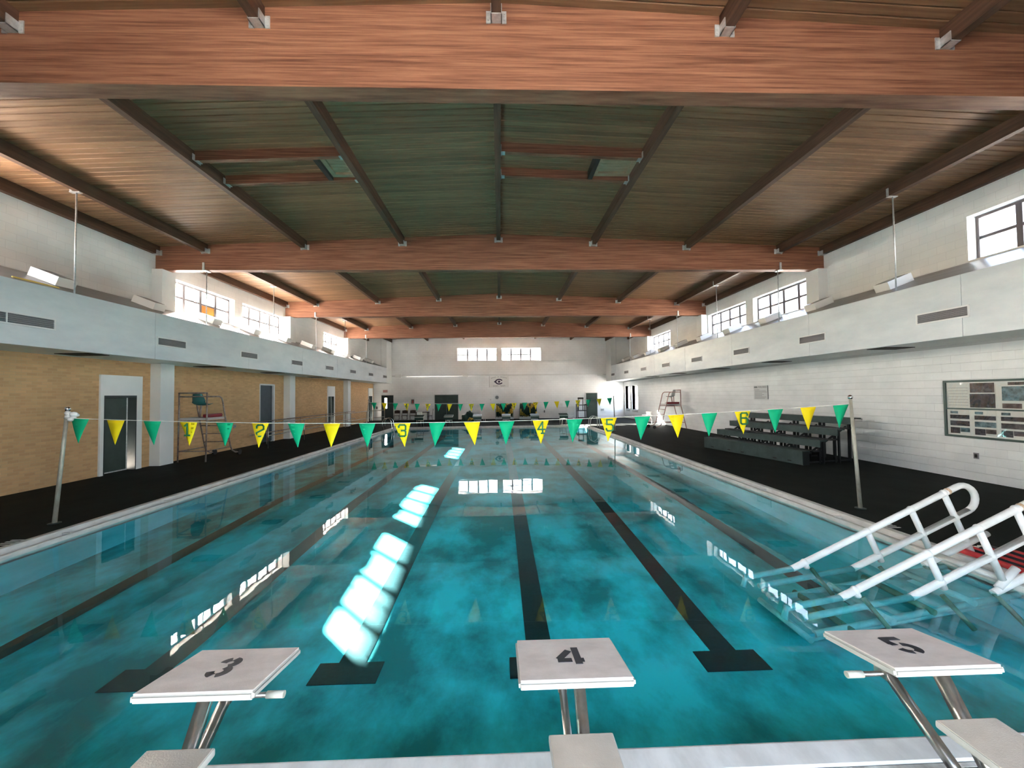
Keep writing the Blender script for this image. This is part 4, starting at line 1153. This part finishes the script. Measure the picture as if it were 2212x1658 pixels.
for k in range(12):                       # arched line of script, too small to read
    a = R(118 - k*5.0); r_ = 1.05
    px_, pz = 1.35*r_*math.cos(a), r_*math.sin(a)-0.66
    if k in (4, 6): continue
    mb.strokes([[(0,0),(0.0,1)],[(0,random.uniform(.3,1)),(0.5,random.uniform(.2,1))],[(0.5,0),(.5,random.uniform(.4,.9))]], (px_-0.02,-0.011,pz), (1,0,-0.35*math.cos(a)*1.2), (0.35*math.cos(a),0,1), 0.09, 0.016, 0.003)
mb.build('script_line', grey_ink, bn)
cl = thing('wall_speaker', 'round grey speaker on the far wall below the banner', 'speaker', (-0.28,y,1.92))
MB().tube([(0,-0.09,0),(0,0,0)],0.16,18).build('housing', grey_metal, cl)
MB().tube([(0,-0.10,0),(0,-0.09,0)],0.13,18).build('grille', vent_grey, cl)
sb = thing('wall_bracket', 'small white bracket on far wall left of the speaker', 'bracket', (-0.86,y,1.72))
MB().bbox(-0.09,0.09,-0.06,0,-0.05,0.05,0.01).build('plate', white_plastic, sb)
MB().tube([(0,-0.05,0),(0.04,-0.14,-0.03)],0.03,8).build('arm', pipe_grey, sb)
fc = thing('equipment_cabinet', 'white framed safety cabinet on far wall above folding chairs', 'cabinet', (-7.72,y,1.62))
MB().bbox(-0.20,0.20,-0.12,0,-0.28,0.28,0.012).build('body', white_plastic, fc)
MB().box(-0.12,0.12,-0.126,-0.12,-0.21,0.20).build('window', frame_alu, fc)
MB().tube([(0,-0.135,-0.16),(0,-0.135,0.12)],0.05,10).build('canister', exit_red, fc)
ex = thing('exit_sign', 'faded red exit sign above the far left door', 'sign', (-10.14,y,2.57))
MB().bbox(-0.20,0.20,-0.08,0,-0.12,0.12,0.01).build('case', M('exit_case', (0.52,0.36,0.34), 0.5), ex)
o = obj('lettering', text_mesh('EXIT', 0.17, 0.006), exit_red, ex); o.rotation_euler = (R(90),0,0); o.location = (0,-0.083,0)
for nm, xx, zz, w, h_, lab, mat_ in (('wall_box',9.2,0.72,0.13,0.09,'grey socket box low on far wall right of the green door',pipe_grey), ('wall_switch',3.95,0.62,0.05,0.09,'small dark socket low on far wall right of the reels',slot_black), ('wall_switch',-11.0+0.1,1.12,0.06,0.10,'small black switch beside the far exit door',slot_black)):
    t = thing(nm, lab, 'socket', (xx,y,zz))
    MB().bbox(-w,w,-0.05,0,-h_,h_,0.008).build('box', mat_, t)
    MB().box(-w*0.5,w*0.5,-0.056,-0.05,-h_*0.5,h_*0.5).build('cover', grey_metal, t)
sh = thing('wall_sink', 'small white shelf with dispenser on far wall by the stand', 'shelf', (5.55,y,0.98))
MB().bbox(-0.28,0.28,-0.2,0,-0.03,0.02,0.01).build('shelf', white_plastic, sh)
MB().bbox(-0.10,0.10,-0.12,0,0.14,0.36,0.02).build('dispenser', white_plastic, sh)

# ================================================================== RIGHT WALL FITTINGS
x = WX
sg = thing('rules_sign', 'grey pool rules sign on the right wall above bleachers', 'sign', (x,16.18,2.13), R(-90))
MB().bbox(-0.44,0.44,-0.02,0,-0.30,0.30,0.006).build('panel', sign_face, sg)
MB().box(0.43,0.445,-0.022,0,-0.28,0.28).build('edge', sign_ink, sg)
o = obj('lettering', text_mesh('POOL RULES', 0.095, 0.003), sign_ink, sg); o.rotation_euler = (R(90),0,0); o.location = (0.12,-0.022,0.225)
mb = MB()
for k in range(6):                        # first word, too worn to read
    mb.strokes([[(0,0),(0,1)],[(0,1),(.45,.7)],[(.45,.9),(.45,.05)],[(0,.1),(.45,.4)]], (-0.41+0.034*k,-0.0215,0.195), (1,0,0), (0,0,1), 0.06, 0.012, 0.003)
mb.build('worn_word', sign_ink, sg)
for k, w in enumerate((0.32,0.70,0.76,0.46,0.58,0.46,0.72,0.62)):
    MB().box(-0.40+0.03*(k>0),-0.40+0.03*(k>0)+w,-0.0225,-0.019,0.105-0.052*k,0.122-0.052*k).build('text_line', grey_ink, sg)
bd = thing('bulletin_board', 'framed bulletin board of team posters on the right wall', 'bulletin board', (x,9.30,1.05), R(-90))
BW, BHh = 1.95, 1.28
MB().box(0,BW,-0.02,0,0,BHh).build('backing', paper_white, bd)
MB().box(-0.05,0,-0.05,0,-0.05,BHh+0.05).box(BW,BW+0.05,-0.05,0,-0.05,BHh+0.05).box(0,BW,-0.05,0,BHh,BHh+0.05).box(0,BW,-0.05,0,-0.05,0).box(0,BW,-0.045,0,0.62,0.655).build('frame', M('board_frame', (0.05,0.085,0.075), 0.45), bd)
def poster(x0, x1, z0, z1, fills, y_=-0.026):
    p = MB().box(x0,x1,y_,-0.02,z0,z1).build('poster', paper_white, bd)
    for (a,b,c,d,mm) in fills:
        MB().box(x0+a*(x1-x0), x0+b*(x1-x0), y_-0.003, y_, z0+c*(z1-z0), z0+d*(z1-z0)).build('photo', mm, p)
for k in range(7): MB().box(0.04,0.44,-0.0225,-0.019,0.72+0.07*k,0.728+0.07*k).build('ruled_line', grey_ink, bd)
poster(0.47,0.96,0.665,1.27,[(0.02,0.98,0.02,0.55,photo_dark),(0.04,0.96,0.60,0.97,photo_brown)])
poster(1.06,1.52,0.665,1.27,[(0.02,0.98,0.30,0.82,photo_blue),(0.02,0.72,0.02,0.20,photo_brown),(0.25,0.98,0.87,0.98,photo_brown)])
poster(1.56,1.93,0.665,1.27,[(0.03,0.97,0.05,0.55,photo_dark),(0.03,0.97,0.6,0.96,photo_blue)])
for k, xx in enumerate((0.01,0.50,0.98,1.46)):
    mm = (photo_dark,photo_blue,photo_brown,photo_dark)
    poster(xx,xx+0.455,0.01,0.61,[(0.12,0.98,0.64,0.80,photo_dark),(0.12,0.98,0.36,0.56,mm[k]),(0.12,0.55,0.05,0.29,photo_dark),(0.57,0.98,0.12,0.29,mm[(k+1)%4]),(0.14,0.48,0.85,0.95,photo_blue)])
# crinkled clear film over the posters
fm = MB(); nu, nv = 26, 14
fm.add([(0.02+(BW-0.04)*i/nu, -0.038+random.uniform(-0.006,0.006), 0.03+(BHh-0.05)*j/nv) for j in range(nv+1) for i in range(nu+1)],
       [(j*(nu+1)+i, j*(nu+1)+i+1, (j+1)*(nu+1)+i+1, (j+1)*(nu+1)+i) for j in range(nv) for i in range(nu)], True)
fm.build('clear_film', glass_mat('film', (1,1,1), 0.12), bd)
ot = thing('wall_outlet', 'grey power outlet low on the right wall under bulletin board', 'outlet', (x,8.76,0.59), R(-90))
MB().bbox(-0.05,0.05,-0.015,0,-0.07,0.07,0.006).build('plate', vent_grey, ot)
MB().box(-0.025,0.025,-0.02,-0.015,-0.04,0.04).build('sockets', slot_black, ot)
ol = thing('wall_outlet', 'grey power outlet on the left brick wall behind lifeguard chair', 'outlet', (-WX,16.6,0.95), R(90))
MB().bbox(-0.07,0.07,-0.03,0,-0.07,0.07,0.008).build('plate', grey_metal, ol)
MB().box(-0.03,0.03,-0.036,-0.03,-0.03,0.03).build('cover', vent_grey, ol)
